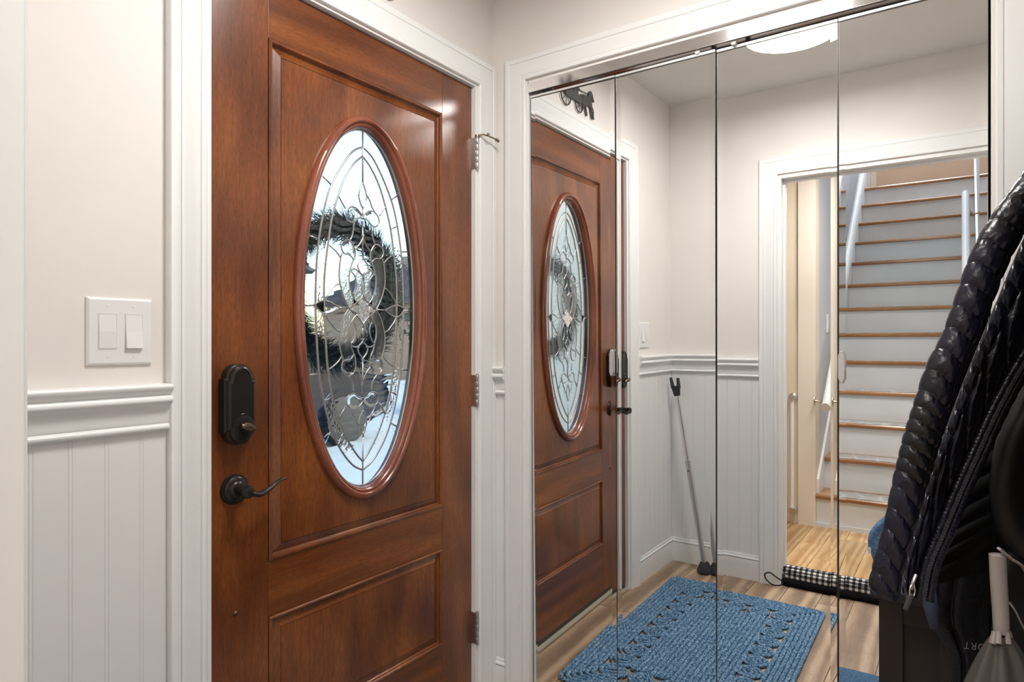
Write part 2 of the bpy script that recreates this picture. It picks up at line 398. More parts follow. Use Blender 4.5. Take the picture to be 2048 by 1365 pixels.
# upper panel with the oval hole
EXC, EZC = -.560, 1.284; EA, EB = .212, .497
x0, x1, z0, z1 = O0+I-.001, O1-I+.001, .676+I-.001, 1.904-I+.001
NN = 128; inn = []; out = []
for k in range(NN):
    t = 2*PI*k/NN; c, s_ = math.cos(t), math.sin(t)
    inn.append((EXC+EA*c, EZC+EB*s_))
    dx, dz = EA*c, EB*s_; kx = ((x1 if dx > 0 else x0)-EXC)/dx if abs(dx) > 1e-9 else 1e9; kz = ((z1 if dz > 0 else z0)-EZC)/dz if abs(dz) > 1e-9 else 1e9
    q = min(kx, kz); out.append((EXC+dx*q, EZC+dz*q))
for cx_, cz_ in ((x0, z0), (x1, z0), (x1, z1), (x0, z1)):
    k = min(range(NN), key=lambda j: (out[j][0]-cx_)**2+(out[j][1]-cz_)**2); out[k] = (cx_, cz_)
yf, yb = DY+.0005, DY+TK-.004
rings = [[(x, yf, z) for x, z in out], [(x, yf, z) for x, z in inn], [(x, yb, z) for x, z in inn], [(x, yb, z) for x, z in out]]
mk('panel', loft(rings, True, False, True), M_mv, door)
# oval moulding around the glass
RP = [(.2345, .519, .000), (.2345, .519, .006), (.231, .5155, .0125), (.2255, .510, .0165), (.220, .5045, .0165), (.2155, .500, .013), (.2140, .4985, .0085), (.2115, .496, .0105), (.2065, .491, .008), (.2025, .487, .001), (.2015, .486, -.010), (.2015, .486, -.020)]
rings = [[(EXC+a*math.cos(2*PI*k/NN), DY-d, EZC+b*math.sin(2*PI*k/NN)) for k in range(NN)] for a, b, d in RP]
mk('oval_moulding', loft(rings, True, False), M_ring, door, smooth=True)
# glass and cames
GY = .031
glassp = empty('leaded_glass', (EXC, GY, EZC), door)
def G2(u, v):                                  # pixel on the glass plane -> (x, z) relative to the oval centre
    D = GY+1.327; ps = TH-math.atan((u-1024)/F); X = D/math.tan(ps); dep = X*math.cos(TH)+D*math.sin(TH)
    return X-1.2290, 1.19+(685-v)/F*dep-EZC
def A(p): return G2(560+p[0]/3.25, 200+p[1]/3.25)
def B(p): return G2(560+p[0]/3.25, 600+p[1]/3.25)
def C(p): return G2(600+p[0]/6.824, 420+p[1]/6.824)
def D2(p): return G2(600+p[0]/6.824, 600+p[1]/6.824)
cames = []
def came(pts, sm=4, both=True, r=.0021):
    for s in ((1, -1) if both else (1,)):
        q = [Vector((EXC+s*x, GY-.0025, EZC+z)) for x, z in pts]
        q = catmull(q, sm) if sm > 1 and len(q) > 2 else q
        cames.append(tube(q, r*1.1, 6))
ov = [A(p) for p in ((533, 308), (470, 335), (400, 425), (330, 555), (290, 680), (255, 860), (235, 1040), (228, 1200), (226, 1330))]+[B(p) for p in ((230, 160), (240, 350), (250, 480), (270, 600), (300, 740), (345, 880), (400, 990), (470, 1075), (538, 1105))]
iv = [A(p) for p in ((533, 368), (480, 410), (420, 500), (375, 620), (335, 760), (310, 920), (290, 1080), (282, 1200), (283, 1320))]+[B(p) for p in ((288, 160), (300, 380), (320, 540), (350, 680), (380, 780), (430, 900), (490, 1000), (538, 1048))]
ov[0] = (0, ov[0][1]); ov[-1] = (0, ov[-1][1]); iv[0] = (0, iv[0][1]); iv[-1] = (0, iv[-1][1])
came(ov, 4, r=.0026); came(iv, 4, r=.0026)
zt, zb = A((533, 535))[1], B((538, 888))[1]
came([(0, .4826), (0, zt)], 1, False); came([(0, zb), (0, -.4826)], 1, False)
for a, b, f in (((275, 497), (325, 550), A), ((190, 885), (250, 905), A), ((160, 1338), (226, 1335), A), ((190, 490), (250, 478), B), ((285, 893), (330, 855), B), ((290, 735), (330, 765), A), ((290, 660), (330, 630), B)):
    came([f(a), f(b)], 1)
bevels = []
def motif(pts, f, closed=False, fill=None, sm=5):
    q = [f(p) for p in pts]
    for s in (1, -1):
        w_ = [Vector((EXC+s*x, GY-.0035, EZC+z)) for x, z in q]
        c = catmull(w_, sm, closed)
        cames.append(tube(c, .0021, 6, closed))
    if closed and fill: bevels.append([Vector((x, 0, z)) for x, z in q])
bud = [(0, zt)]+[A(p) for p in ((514, 585), (508, 625), (516, 665), (530, 700))]
came(bud, 4); cen = A((538, 775))[1]
came([(0, A((535, 700))[1]), (0, cen)], 1, False)
motif(((538, 775), (520, 740), (490, 705), (460, 697), (432, 715), (422, 750), (432, 780), (460, 797), (480, 790), (500, 772), (520, 768)), A, True, 1)
motif(((508, 605), (485, 640), (475, 668), (450, 700)), A)
motif(((722, 190), (718, 260), (705, 330), (690, 380), (668, 412)), C)
motif(((860, 340), (840, 400), (800, 470), (750, 530), (735, 545)), C)
motif(((600, 425), (560, 450), (550, 510), (570, 570), (600, 600), (650, 612), (700, 650), (720, 690), (738, 640), (740, 560), (715, 490), (680, 430), (640, 412)), C, True, 1)
motif(((565, 590), (545, 650), (525, 800), (525, 950), (545, 1060), (580, 1180), (620, 1270), (655, 1340)), C)
motif(((715, 690), (685, 780), (660, 900), (660, 1000), (675, 1080), (710, 1180), (750, 1250), (790, 1300)), C)
motif(((690, 850), (720, 880), (750, 950), (755, 1020), (740, 1090), (715, 1150)), C)
motif(((690, 820), (740, 808), (790, 850), (840, 900), (862, 970), (862, 1100), (840, 1170), (800, 1230), (720, 1300), (660, 1340)), C)
motif(((862, 635), (820, 690), (775, 760), (800, 840), (862, 920)), C)
motif(((535, 1010), (480, 1030), (430, 1080), (400, 1130), (360, 1170), (335, 1240)), C)
motif(((380, 480), (440, 530), (490, 580), (540, 650)), C)
motif(((200, 1300), (240, 1262), (320, 1242), (400, 1262), (450, 1292), (510, 1335), (450, 1385), (400, 1408), (330, 1418), (260, 1380)), C, True, 1)
motif(((60, 75), (200, 80)), D2, sm=1); motif(((510, 105), (650, 115)), D2, sm=1)
motif(((655, 115), (720, 180), (780, 240), (830, 310), (862, 375)), D2)
motif(((655, 115), (720, 80), (790, 20), (862, -40)), D2)
motif(((655, 115), (590, 230), (550, 350), (525, 480), (530, 640), (560, 760), (580, 830)), D2)
motif(((770, 190), (700, 280), (660, 370), (655, 480), (680, 600), (700, 690), (730, 750)), D2)
motif(((580, 835), (640, 820), (690, 800), (722, 750), (742, 800), (750, 900), (735, 960), (700, 1020), (640, 1040), (590, 1010), (560, 960), (560, 890)), D2, True, 1)
motif(((720, 300), (750, 380), (750, 460), (720, 550), (685, 600), (700, 630), (760, 645), (820, 600), (862, 530)), D2)
came([(0, D2((862, 375))[1]), (0, D2((862, 535))[1])], 1, False)
motif(((800, 640), (780, 660), (790, 720), (830, 780), (862, 820)), D2)
came([(0, D2((862, 820))[1]), (0, B((540, 640))[1])], 1, False)
came([(0, C((860, 160))[1]), (0, C((860, 640))[1])], 1, False)
motif(((640, 1040), (690, 1100), (715, 1160), (720, 1250)), D2)
motif(((745, 930), (800, 1000), (840, 1090), (858, 1160)), D2)
motif(((340, 200), (370, 270), (430, 350), (470, 400), (540, 440)), D2)
motif(((385, 945), (450, 900), (520, 830), (555, 770)), D2)
motif(((540, 645), (520, 680), (490, 705), (455, 705), (430, 680), (430, 640), (450, 618), (480, 610), (500, 630), (520, 638)), B, True, 1)
motif(((450, 705), (460, 735), (480, 760), (487, 790), (510, 815)), B)
motif(((538, 720), (520, 750), (510, 800), (520, 850), (538, 888)), B)
motif(((420, 690), (380, 775)), B, sm=1); motif(((377, 627), (390, 655), (419, 707)), A)
cames.append(tube([(EXC+.2005*math.cos(2*PI*k/NN), GY-.003, EZC+.485*math.sin(2*PI*k/NN)) for k in range(NN)], .003, 6, True))
mk('leading', join(*cames), M_came, glassp, smooth='all')
# glass panes: one slab per zone
def slab(poly, y0, y1, inset=0):
    return loft([[Vector((x, y0, z)) for x, z in poly], [Vector((x, y1, z)) for x, z in poly]])
def dens(pts, k=5): return [(p.x, p.z) for p in catmull([Vector((x, 0, z)) for x, z in pts], k)]
half_o, half_i = dens(ov), dens(iv)
def full(h): return [(EXC+x, EZC+z) for x, z in h]+[(EXC-x, EZC+z) for x, z in reversed(h[1:-1])]
fi = full(half_i)
mk('swirl_pane', slab(fi, GY-.0015, GY+.0015), M_gswirl, glassp)
def bandpane(name, a, b, m, y0, y1):
    n = len(a); 
    rings = [[(a[i][0], y0, a[i][1]), (b[i][0], y0, b[i][1]), (b[i][0], y1, b[i][1]), (a[i][0], y1, a[i][1])] for i in range(n)]
    mk(name, loft(rings), m, glassp)
K = 49
ro = [(p.x, p.z) for p in resample([Vector((x, 0, z)) for x, z in half_o], K)]; ri = [(p.x, p.z) for p in resample([Vector((x, 0, z)) for x, z in half_i], K)]
el = []
for i in range(K):
    t = PI/2+PI*i/(K-1); el.append((.200*math.cos(t), .484*math.sin(t)))
el = [(p.x, p.z) for p in resample([Vector((x, 0, z)) for x, z in el], K)]
for s in (1, -1):
    W = lambda q: [(EXC+s*x, EZC+z) for x, z in q]
    for a, b in ((0, 13), (13, 36), (36, 48)): bandpane('band_pane', W(ro[a:b+1]), W(ri[a:b+1]), M_gband, GY-.002, GY+.002)
    for a, b in ((0, 9), (9, 17), (17, 25), (25, 32), (32, 40), (40, 48)): bandpane('border_pane', W(el[a:b+1]), W(ro[a:b+1]), M_gclear, GY-.0015, GY+.0015)
def strip(la, lb, f):
    A_ = resample([Vector((x, 0, z)) for x, z in dens([f(p) for p in la])], 20); B_ = resample([Vector((x, 0, z)) for x, z in dens([f(p) for p in lb])], 20)
    for P_ in (A_, B_):
        for p in P_: p.x = min(p.x, -.0016)
    for s in (1, -1): bandpane('bevel_strip', [(EXC+s*p.x, EZC+p.z) for p in A_], [(EXC+s*p.x, EZC+p.z) for p in B_], M_gfrost, GY-.0042, GY-.0018)
strip(((565, 600), (545, 650), (525, 800), (525, 950), (545, 1060), (580, 1180), (620, 1270), (655, 1340)), ((690, 650), (685, 780), (660, 900), (660, 1000), (675, 1080), (710, 1180), (750, 1250), (780, 1290)), C)
strip(((690, 835), (740, 808), (790, 850), (840, 900), (862, 970), (862, 1100), (840, 1170), (800, 1230), (720, 1290)), ((690, 850), (720, 880), (745, 930), (755, 1000), (750, 1050), (740, 1090), (715, 1150), (716, 1180), (718, 1200)), C)
strip(((655, 115), (590, 230), (550, 350), (525, 480), (530, 640), (560, 760), (580, 830)), ((770, 190), (700, 280), (660, 370), (655, 480), (680, 600), (700, 690), (722, 750)), D2)
dm = dens([D2(p) for p in ((862, -40), (790, 20), (720, 80), (655, 115), (720, 180), (780, 240), (830, 310), (862, 375))]); dm = [(min(x, -.0), z) for x, z in dm]; dm[0] = (0, dm[0][1]); dm[-1] = (0, dm[-1][1])
mk('diamond_pane', slab(full(dm), GY-.0042, GY-.0018), M_gfrost, glassp)
for q in bevels:
    for s in (1, -1):
        c = catmull([Vector((EXC+s*p.x, 0, EZC+p.z)) for p in q], 4, True); cx_ = sum((p for p in c), Vector())/len(c)
        rr = [[Vector((p.x, GY-.002, p.z)) for p in c], [Vector((cx_.x+(p.x-cx_.x)*.6, GY-.0036, cx_.z+(p.z-cx_.z)*.6)) for p in c]]
        mk('bevel_pane', loft(rr), M_gbevel, glassp)
# weather sweep and threshold
mk('door_sweep', box(XL, XR, DY+.002, DY+TK-.002, .012, ZB), mat('dark_rubber_sweep', (.045, .042, .03), .6), door)
mk('trim_11', box(-1.0120, -.0975, .0, .12, 0, .010), mat('threshold_oak', (.42, .38, .29), .5))['kind'] = 'structure'
# deadbolt housing
bx_, bz_ = -.9495, 1.052; 
def outline(hw, hz, sh, n=10):                 # clipped-shoulder plate with domed top and bottom
    r_ = hw-sh; pts = [(-hw, -hz+.030), (-hw, hz-.032)]
    zc = hz-.032
    pts += [(-r_*math.cos(PI*k/n), zc+.032*math.sin(PI*k/n)) for k in range(n+1)]
    pts += [(hw, hz-.032), (hw, -hz+.030)]
    pts += [(r_*math.cos(PI*k/n), -hz+.030-.030*math.sin(PI*k/n)) for k in range(n+1)]
    return pts
def plate(c, rings): return loft([[Vector((c[0]+x, DY-d, c[1]+z)) for x, z in outline(hw, hz, sh)] for hw, hz, sh, d in rings])
for hw_, hz_, sh_, d_ in ((.0345, .087, .005, .0233), (.0280, .0805, .005, .0322)):
    pts_ = [Vector((bx_+x, DY-d_, bz_+z)) for x, z in outline(hw_, hz_, sh_)]
    mk('worn_edge', tube(pts_, .0006, 5, True), M_bronze_edge, door)
db = mk('deadbolt_housing', plate((bx_, bz_), [(.0375, .090, .005, 0), (.0375, .090, .005, .021), (.0355, .088, .005, .023), (.034, .0865, .005, .023), (.032, .0845, .005, .030), (.0285, .081, .005, .032), (.027, .0795, .004, .0325), (.0262, .0787, .004, .031)]), M_bronze, door, smooth=True)
mk('thumb_turn', join(lathe((bx_+.004, DY-.031, bz_-.050), (0, -1, 0), [(.026, 0), (.026, .001), (.025, .0015)], 32)), M_bronze, db, smooth=True)
tt = tube([(bx_-.012, DY-.044, bz_-.045), (bx_-.004, DY-.045, bz_-.046), (bx_+.010, DY-.045, bz_-.050), (bx_+.024, DY-.044, bz_-.056)], [.007, .0105, .010, .004], 14, flat=.85)
mk('turn_piece', join(lathe((bx_+.004, DY-.032, bz_-.050), (0, -1, 0), [(.009, 0), (.008, .010)], 16), tt), M_bronze_edge, db, smooth=True)
mk('turn_rim', tube([(bx_+.001+.0125*math.cos(t*PI/8), DY-.0545-.001*math.sin(t*PI/8), bz_-.047+.0075*math.sin(t*PI/8)-.003*math.cos(t*PI/8)) for t in range(16)], .0009, 5, True), M_copper, db)
mk('logo_mark', tube([(bx_-.003, DY-.0318, bz_-.0215), (bx_+.001, DY-.0320, bz_-.0200), (bx_+.006, DY-.0318, bz_-.0195)], [.0008, .0014, .0008], 6), M_steel, db)
# lever handle
hx, hz = -.9500, .862
lh = empty('lever_handle', (hx, DY, hz), door)
mk('rosette', lathe((hx, DY, hz), (0, -1, 0), [(.034, 0), (.034, .003), (.032, .006), (.029, .0065), (.0285, .0095), (.024, .013), (.021, .0135), (.020, .016), (.016, .019), (.014, .020)], 48), M_bronze, lh, smooth=True)
mk('neck', lathe((hx, DY-.018, hz), (0, -1, 0), [(.0125, 0), (.0115, .020), (.014, .030), (.0145, .036), (.012, .042), (.006, .045)], 24), M_bronze, lh, smooth=True)
lp = catmull([(hx-.001, DY-.052, hz), (hx+.014, DY-.054, hz-.006), (hx+.032, DY-.054, hz-.010), (hx+.052, DY-.053, hz-.003), (hx+.074, DY-.051, hz+.008), (hx+.092, DY-.049, hz+.013), (hx+.104, DY-.049, hz+.012)], 8)
mk('lever', tube(lp, lambda t: .0105-.0075*t if t < .85 else .0041-(t-.85)*.012, 12, flat=.75), M_bronze, lh, smooth=True)
mk('rivet', lathe((-.947, DY, .583), (0, -1, 0), [(.0055, 0), (.0055, .001), (.004, .003), (.0015, .004)], 16), M_bronze_edge, door, smooth=True)
# hinges
def hinge(z, stop=False):
    h = empty('hinge', (-.094, -.004, z), door)
    for k in range(5):
        mk('knuckle', lathe((-.0935, -.0045, z+.0205*k+.0005), (0, 0, 1), [(.0048, 0), (.0053, .0008), (.0053, .0187), (.0048, .0195)], 14), M_steel, h, smooth=True)
    mk('pin', join(lathe((-.0935, -.0045, z-.007), (0, 0, 1), [(.001, 0), (.0045, .003), (.0048, .007)], 12), lathe((-.0935, -.0045, z+.1025), (0, 0, 1), [(.005, 0), (.005, .003), (.001, .006)], 12)), M_steel, h, smooth=True)
    mk('leaf', box(-.1005, -.0925, -.001, .0155, z, z+.102), M_steel, h)
    if stop:
        zz = z+.108
        s = mk('door_stop', join(tube([(-.0935, -.0045, zz), (-.084, -.022, zz+.004), (-.070, -.030, zz+.002), (-.040, -.045, zz-.006)], .0028, 8), lathe((-.0935, -.0045, zz-.003), (0, 0, 1), [(.008, 0), (.008, .006)], 12)), M_brass, h, smooth=True)
        mk('bumper', tube([(-.078, -.034, zz+.003), (-.075, -.040, zz+.001)], .006, 10), M_brass, h)
        mk('bumper', tube([(-.044, -.044, zz-.006), (-.032, -.047, zz-.010)], .0055, 10), M_brass, h)
hinge(1.762, True); hinge(.980); hinge(.198)

# wreath on the outside of the door
wr = empty('christmas_wreath', (EXC, .115, 1.33)); tag(wr, 'dark evergreen wreath hanging outside behind the oval glass', 'wreath')
WR, wt = .185, .045
mk('wreath_ring', tube([(EXC+WR*math.cos(2*PI*k/40), .115, 1.33+WR*math.sin(2*PI*k/40)) for k in range(40)], .020, 10, True), mat('wreath_core', (.012, .020, .012), .9), wr)
V = []; Fc = []
for i in range(4200):
    a = random.random()*2*PI; b = random.random()*2*PI
    rad = Vector((math.cos(a), 0, math.sin(a))); tn = Vector((-math.sin(a), 0, math.cos(a)))
    nrm = (rad*math.cos(b)+Vector((0, 1, 0))*math.sin(b)); c = Vector((EXC, .115, 1.33))+rad*WR+nrm*.022
    d = (nrm*.8+tn*(.9)+Vector((random.uniform(-.5, .5), random.uniform(-.3, .3), random.uniform(-.5, .5)))).normalized()*random.uniform(.03, .065)
    if (c+d).y < .068: d.y = max(d.y, .068-c.y)
    s = d.cross(Vector((random.random(), random.random(), random.random()))).normalized()*.0014
    n = len(V); V += [c-s, c+s, c+d]; Fc.append((n, n+1, n+2))
mk('needles', (V, Fc), mat('fir_needles', (.016, .036, .045), .6), wr)['kind'] = 'stuff'

# ------------------------------------------------------------------ outdoors seen through the glass
st('ground', box(-14, 30, .6, 40, -.25, -.15), mat('pavement', (.38, .44, .45), .8))
st('porch_floor', box(-2.2, 1.6, .125, 1.6, -.15, -.02), mat('porch_concrete', (.42, .45, .46), .8))
def house(x0, x1, y0, y1, h, wallc, lab, group='houses across the street'):
    e = empty('house', ((x0+x1)/2, (y0+y1)/2, -.15)); tag(e, lab, 'house', group)
    mk('wall', box(x0, x1, y0, y1, -.15, h), mat('siding', wallc, .8), e)
    mk('roof', loft([[(x0-.4, y0-.4, h), (x1+.4, y0-.4, h), (x1+.4, y1+.4, h), (x0-.4, y1+.4, h)], [(x0+1, (y0+y1)/2-.1, h+2), (x1-1, (y0+y1)/2-.1, h+2), (x1-1, (y0+y1)/2+.1, h+2), (x0+1, (y0+y1)/2+.1, h+2)]]), mat('shingles', (.06, .055, .05), .9), e)
    for k in range(int((x1-x0)/2.2)):
        wx = x0+.8+2.2*k
        f = mk('window', box(wx, wx+.9, y0-.06, y0, .9, 2.1), mat('window_frame', (.7, .7, .7), .5), e)
        mk('pane', box(wx+.07, wx+.83, y0-.07, y0-.061, .97, 2.03), mat('window_glass', (.05, .07, .09), .1), f)
house(2.4, 10.6, 15, 21, 3.3, (.33, .29, .25), 'low tan house with a dark roof seen through the oval glass')
house(15.5, 24.0, 14, 20, 2.6, (.42, .28, .18), 'brown house beyond the tree seen through the oval glass')
def tree(x, y, r, h, lab):
    e = empty('tree', (x, y, -.15)); tag(e, lab, 'tree')
    mk('trunk', tube([(x, y, -.15), (x+.05, y, h*.5), (x, y, h)], [.12, .09, .05], 8), mat('bark', (.08, .06, .045), .9), e)
    V = []; Fc = []
    for i in range(2600):
        p = Vector((random.gauss(0, 1), random.gauss(0, 1), random.gauss(0, 1))).normalized()*r*random.uniform(.55, 1)
        p = Vector((x, y, h))+Vector((p.x, p.y, p.z*1.1)); a = Vector((random.uniform(-1, 1), random.uniform(-1, 1), random.uniform(-1, 1))).normalized()*.11
        b = a.orthogonal().normalized()*.05; n = len(V); V += [p-a, p-b, p+a, p+b]; Fc.append((n, n+1, n+2, n+3))
    mk('foliage', (V, Fc), mat('leaves', (.03, .06, .025), .7), e)['kind'] = 'stuff'
tree(7.9, 6.8, .95, 1.6, 'small dark leafy tree outside seen at the right of the oval glass')
# parked car, left of the view
ce = empty('car', (2.6, 6.2, -.15)); tag(ce, 'dark blue car parked outside seen low in the oval glass', 'car')
prof = [(-2.1, .35), (-2.15, .75), (-1.5, .95), (-.9, 1.40), (.7, 1.42), (1.4, .98), (2.1, .88), (2.2, .4), (1.8, .28), (-1.8, .28)]
mk('body', loft([[(2.6+x, 5.4, z-.15) for x, z in prof], [(2.6+x, 5.3, z-.15) for x, z in prof], [(2.6+x, 7.1, z-.15) for x, z in prof], [(2.6+x, 7.0, z-.15) for x, z in prof]]), mat('car_paint', (.015, .02, .035), .2, .3), ce, bevel=.05)
for x in (-1.35, 1.35):
    for yy in (5.28, 6.9): mk('wheel', lathe((2.6+x, yy, .17), (0, 1, 0), [(.2, 0), (.32, .01), (.32, .2), (.2, .21)], 20), M_rubber, ce)

# ------------------------------------------------------------------ mirrored bifold closet doors
MX = .018; ys = [-.1490, -.4527, -.7577, -1.0627, -1.3677]; MZ0, MZ1 = .02, 1.992
YAW = [-.0150, .0050, .0030, -.0030]          # the folding leaves never hang dead flat
PIT = [.009, .006, 0.0, 0.0]                # and lean a touch forward at the top
BW, BT = .0160, math.radians(1.08)
for d in range(2):
    dr = empty('door_%d' % (d+2), (MX, ys[2*d], MZ0))
    tag(dr, ['left pair of folding mirrored closet panels, nearer the front door', 'right pair of folding mirrored closet panels, beside the hanging jacket'][d], 'mirror door', 'folding mirrored closet doors', 'structure')
    for k in range(2):
        i = 2*d+k; a, b = ys[i]-.0012, ys[i+1]+.0012; e = BW*math.tan(BT)
        sl = math.tan(YAW[i])
        X = lambda y: MX+(y-(a+b)/2)*sl
        pts = [(a, -e), (a-BW, 0), (b+BW, 0), (b, -e)]
        r0 = [(X(y)+o_, y, MZ0) for y, o_ in pts]+[(X(b)+.005, b, MZ0), (X(a)+.005, a, MZ0)]
        pan = mk('mirror_panel', loft([[Vector(p)+Vector((PIT[i], 0, 0)) for p in r0], [Vector(p)+UP*(MZ1-MZ0)-Vector((PIT[i], 0, 0)) for p in r0]]), M_mirror, dr)
        mk('top_strip', loft([[(X(yy)-PIT[i]-.0030, yy, MZ1+.0016), (X(yy)-PIT[i]-.0030, yy, MZ1+.0080), (MX+.012, yy, MZ1+.0085), (MX+.012, yy, MZ1+.0016)] for yy in (a, b)]), M_strip, pan)
        mk('top_shade_line', box(MX-PIT[i]-.0034, MX+.01, b, a, MZ1, MZ1+.0014), M_edge, pan)  # dark strip standing in for the shading of the mirror's top bevel
        mk('backing', box(MX+.018, MX+.026, b, a, MZ0, MZ1), M_dark, pan)
        for yy in (a-.0002, b+.0002): mk('edge_strip', loft([[(X(yy)+s_*PIT[i]-.0006, yy-.0007, z_), (X(yy)+.012, yy-.0007, z_), (X(yy)+.012, yy+.0007, z_), (X(yy)+s_*PIT[i]-.0006, yy+.0007, z_)] for s_, z_ in ((1, MZ0), (-1, MZ1+.006))]), M_edge, pan)
    # pull handle
    hy = [ys[1]+.0095, ys[3]-.0090][d]; hw = .0078
    rr = [[(MX-.002+dd, hy+sy*(hw-i_), 1.128+sz*(.040-i_)) for sy, sz in ((-1, -.7), (-1, .7), (-.45, 1), (.45, 1), (1, .7), (1, -.7), (.45, -1), (-.45, -1))] for dd, i_ in ((0, 0), (-.011, 0), (-.0135, .002))]
    mk('pull_handle', loft(rr), M_pull, dr)
    for q, yy in enumerate(([ys[2]+.05, ] if d == 0 else [ys[2]-.05])):
        mk('roller', join(lathe((MX-.0135, yy, 2.0045), (1, 0, 0), [(.004, -.002), (.0075, 0), (.0075, .010), (.004, .012)], 20), tube([(MX-.009, yy, 1.999), (MX-.009, yy, 2.016)], .003, 8)), mat('roller_nylon', (.75, .74, .72), .4), dr, smooth=True)
tr = mk('closet_track', join(box(-.004, -.002, CY1+.003, CY0-.004, 2.0092, 2.0415), box(-.002, .040, CY1+.003, CY0-.004, 2.0385, 2.0415), box(.038, .040, CY1+.003, CY0-.004, 2.012, 2.0385)), M_track)
tag(tr, 'polished metal track above the folding mirror panels', 'closet track')
mk('track_lip', join(box(-.004, .004, CY1+.003, CY0-.004, 2.0080, 2.0090)), mat('lip_metal', (.30, .28, .28), .3, 1), tr)

# ------------------------------------------------------------------ switches
def switch(c, uax, n, gang, lab, wd=None):
    c = Vector(c); uax = Vector(uax); n = Vector(n); hw = (.0585 if gang == 2 else .035); hh = .0635
    def R(w_, h_, d, cu=0, cz=0): return [c+uax*(cu+sx*w_)+UP*(cz+sz*h_)+n*d for sx, sz in ((-1, -1), (1, -1), (1, 1), (-1, 1))]
    e = empty('light_switch', tuple(c)); tag(e, lab, 'light switch')
    mk('cover_plate', loft([R(hw, hh, 0), R(hw, hh, .003), R(hw-.004, hh-.004, .0065)]), M_plastic, e, bevel=.0006)
    for q in ((-.0235, .0235) if gang == 2 else (0,)):
        mk('switch_frame', loft([R(.0168, .0338, .006, q), R(.0168, .0338, .0072, q), R(.0158, .0328, .0072, q), R(.0158, .0328, .0050, q)], True, False), M_plastic, e)
        up = q > 0
        ro_ = [c+uax*(q+sx*.0150)+UP*(sz*.032)+n*d for sx, sz, d in ((-1, -1, .013 if up else .0078), (1, -1, .013 if up else .0078), (1, 0, .0088), (1, 1, .007), (-1, 1, .007), (-1, 0, .0088))]
        ba = [Vector(p)-n*(Vector(p)-c).dot(n)+n*.004 for p in ro_]
        mk('rocker', loft([ba, ro_]), M_plastic, e)
        for sz in (-1, 1): mk('screw', lathe(c+uax*q+UP*(.048*sz)+n*.0062, n, [(.0024, 0), (.0024, .0006), (.001, .0010)], 10), M_plastic, e)
switch((-1.197, 0, 1.2105), (1, 0, 0), (0, -1, 0), 2, 'white double rocker switch plate above the chair rail')
switch((-3.17, SY0, 1.32), (1, 0, 0), (0, -1, 0), 1, 'small white switch on the grey stair wall in the mirror')

# ------------------------------------------------------------------ ceiling lamp
lx, ly = -.80, -.78
lamp = empty('ceiling_lamp', (lx, ly, CEIL)); tag(lamp, 'white glowing domed ceiling lamp reflected at the top of the mirrors', 'lamp')
mk('lamp_base', lathe((lx, ly, CEIL), (0, 0, -1), [(.19, 0), (.205, .004), (.205, .018), (.196, .022)], 48), M_chrome, lamp, smooth=True)
mg = bpy.data.materials.new('glowing_dome'); mg.use_nodes = True; b_ = mg.node_tree.nodes['Principled BSDF']
b_.inputs['Base Color'].default_value = (.9, .9, .88, 1); b_.inputs['Emission Color'].default_value = (1, .97, .93, 1); b_.inputs['Emission Strength'].default_value = 5.0
mk('lamp_shade', lathe((lx, ly, CEIL-.020), (0, 0, -1), [(.198, 0), (.196, .008), (.18, .024), (.15, .038), (.10, .048), (.05, .052), (.004, .053)], 48), mg, lamp, smooth=True)
h2 = empty('ceiling_lamp', (-2.22, -.95, CEIL)); tag(h2, 'round hall ceiling lamp, unseen and added for fill, above the foot of the stairs', 'lamp')  # unseen fixture added to carry the hall fill
mk('lamp_shade', lathe((-2.22, -.95, CEIL), (0, 0, -1), [(.16, 0), (.16, .015), (.12, .045), (.05, .058), (.004, .06)], 32), mg, h2, smooth=True)

# ------------------------------------------------------------------ iron horse and carriage above the door
hc = empty('horse_carriage_plaque', (-.612, 0, 2.15)); tag(hc, 'black iron horse and carriage silhouette hung above the front door', 'wall decoration')
def flat(pts): return prism([(-.612+x, -.004, 2.152+z) for x, z in pts], (0, -.005, 0))
# drawn facing +(-x): horse at the left seen directly. x measured toward the corner, 0 = middle
horse = [(-.038, .080), (-.060, .085), (-.086, .083), (-.094, .092), (-.100, .108), (-.112, .117), (-.124, .116), (-.134, .106), (-.140, .092), (-.148, .082), (-.147, .076), (-.136, .077), (-.130, .086), (-.126, .078), (-.127, .062), (-.129, .052), (-.138, .046), (-.144, .032), (-.143, .014), (-.147, .002), (-.140, .000), (-.136, .010), (-.137, .028), (-.130, .036), (-.124, .022), (-.130, .006), (-.133, .000), (-.124, -.001), (-.116, .020), (-.112, .042), (-.095, .048), (-.076, .046), (-.072, .032), (-.080, .010), (-.082, .000), (-.073, -.001), (-.064, .020), (-.062, .038), (-.050, .036), (-.048, .020), (-.040, .022), (-.038, .050)]
body = [(-.038, .060), (-.036, .040), (.000, .036), (.060, .034), (.100, .036), (.150, .060), (.158, .092), (.150, .096), (.138, .070), (.104, .068), (.106, .100), (.096, .124), (.082, .130), (.074, .112), (.076, .078), (.040, .072), (.042, .104), (.034, .126), (.020, .132), (.010, .118), (.004, .098), (-.014, .094), (-.012, .088), (.004, .084), (.002, .070), (-.016, .066), (-.020, .076), (-.030, .076)]
mk('horse', flat(horse), M_iron, hc); mk('carriage', flat(body), M_iron, hc)
mk('reins', tube([(-.612-.10, -.0065, 2.152+.098), (-.612-.05, -.0065, 2.152+.094), (-.612-.014, -.0065, 2.152+.091)], .002, 6), M_iron, hc)
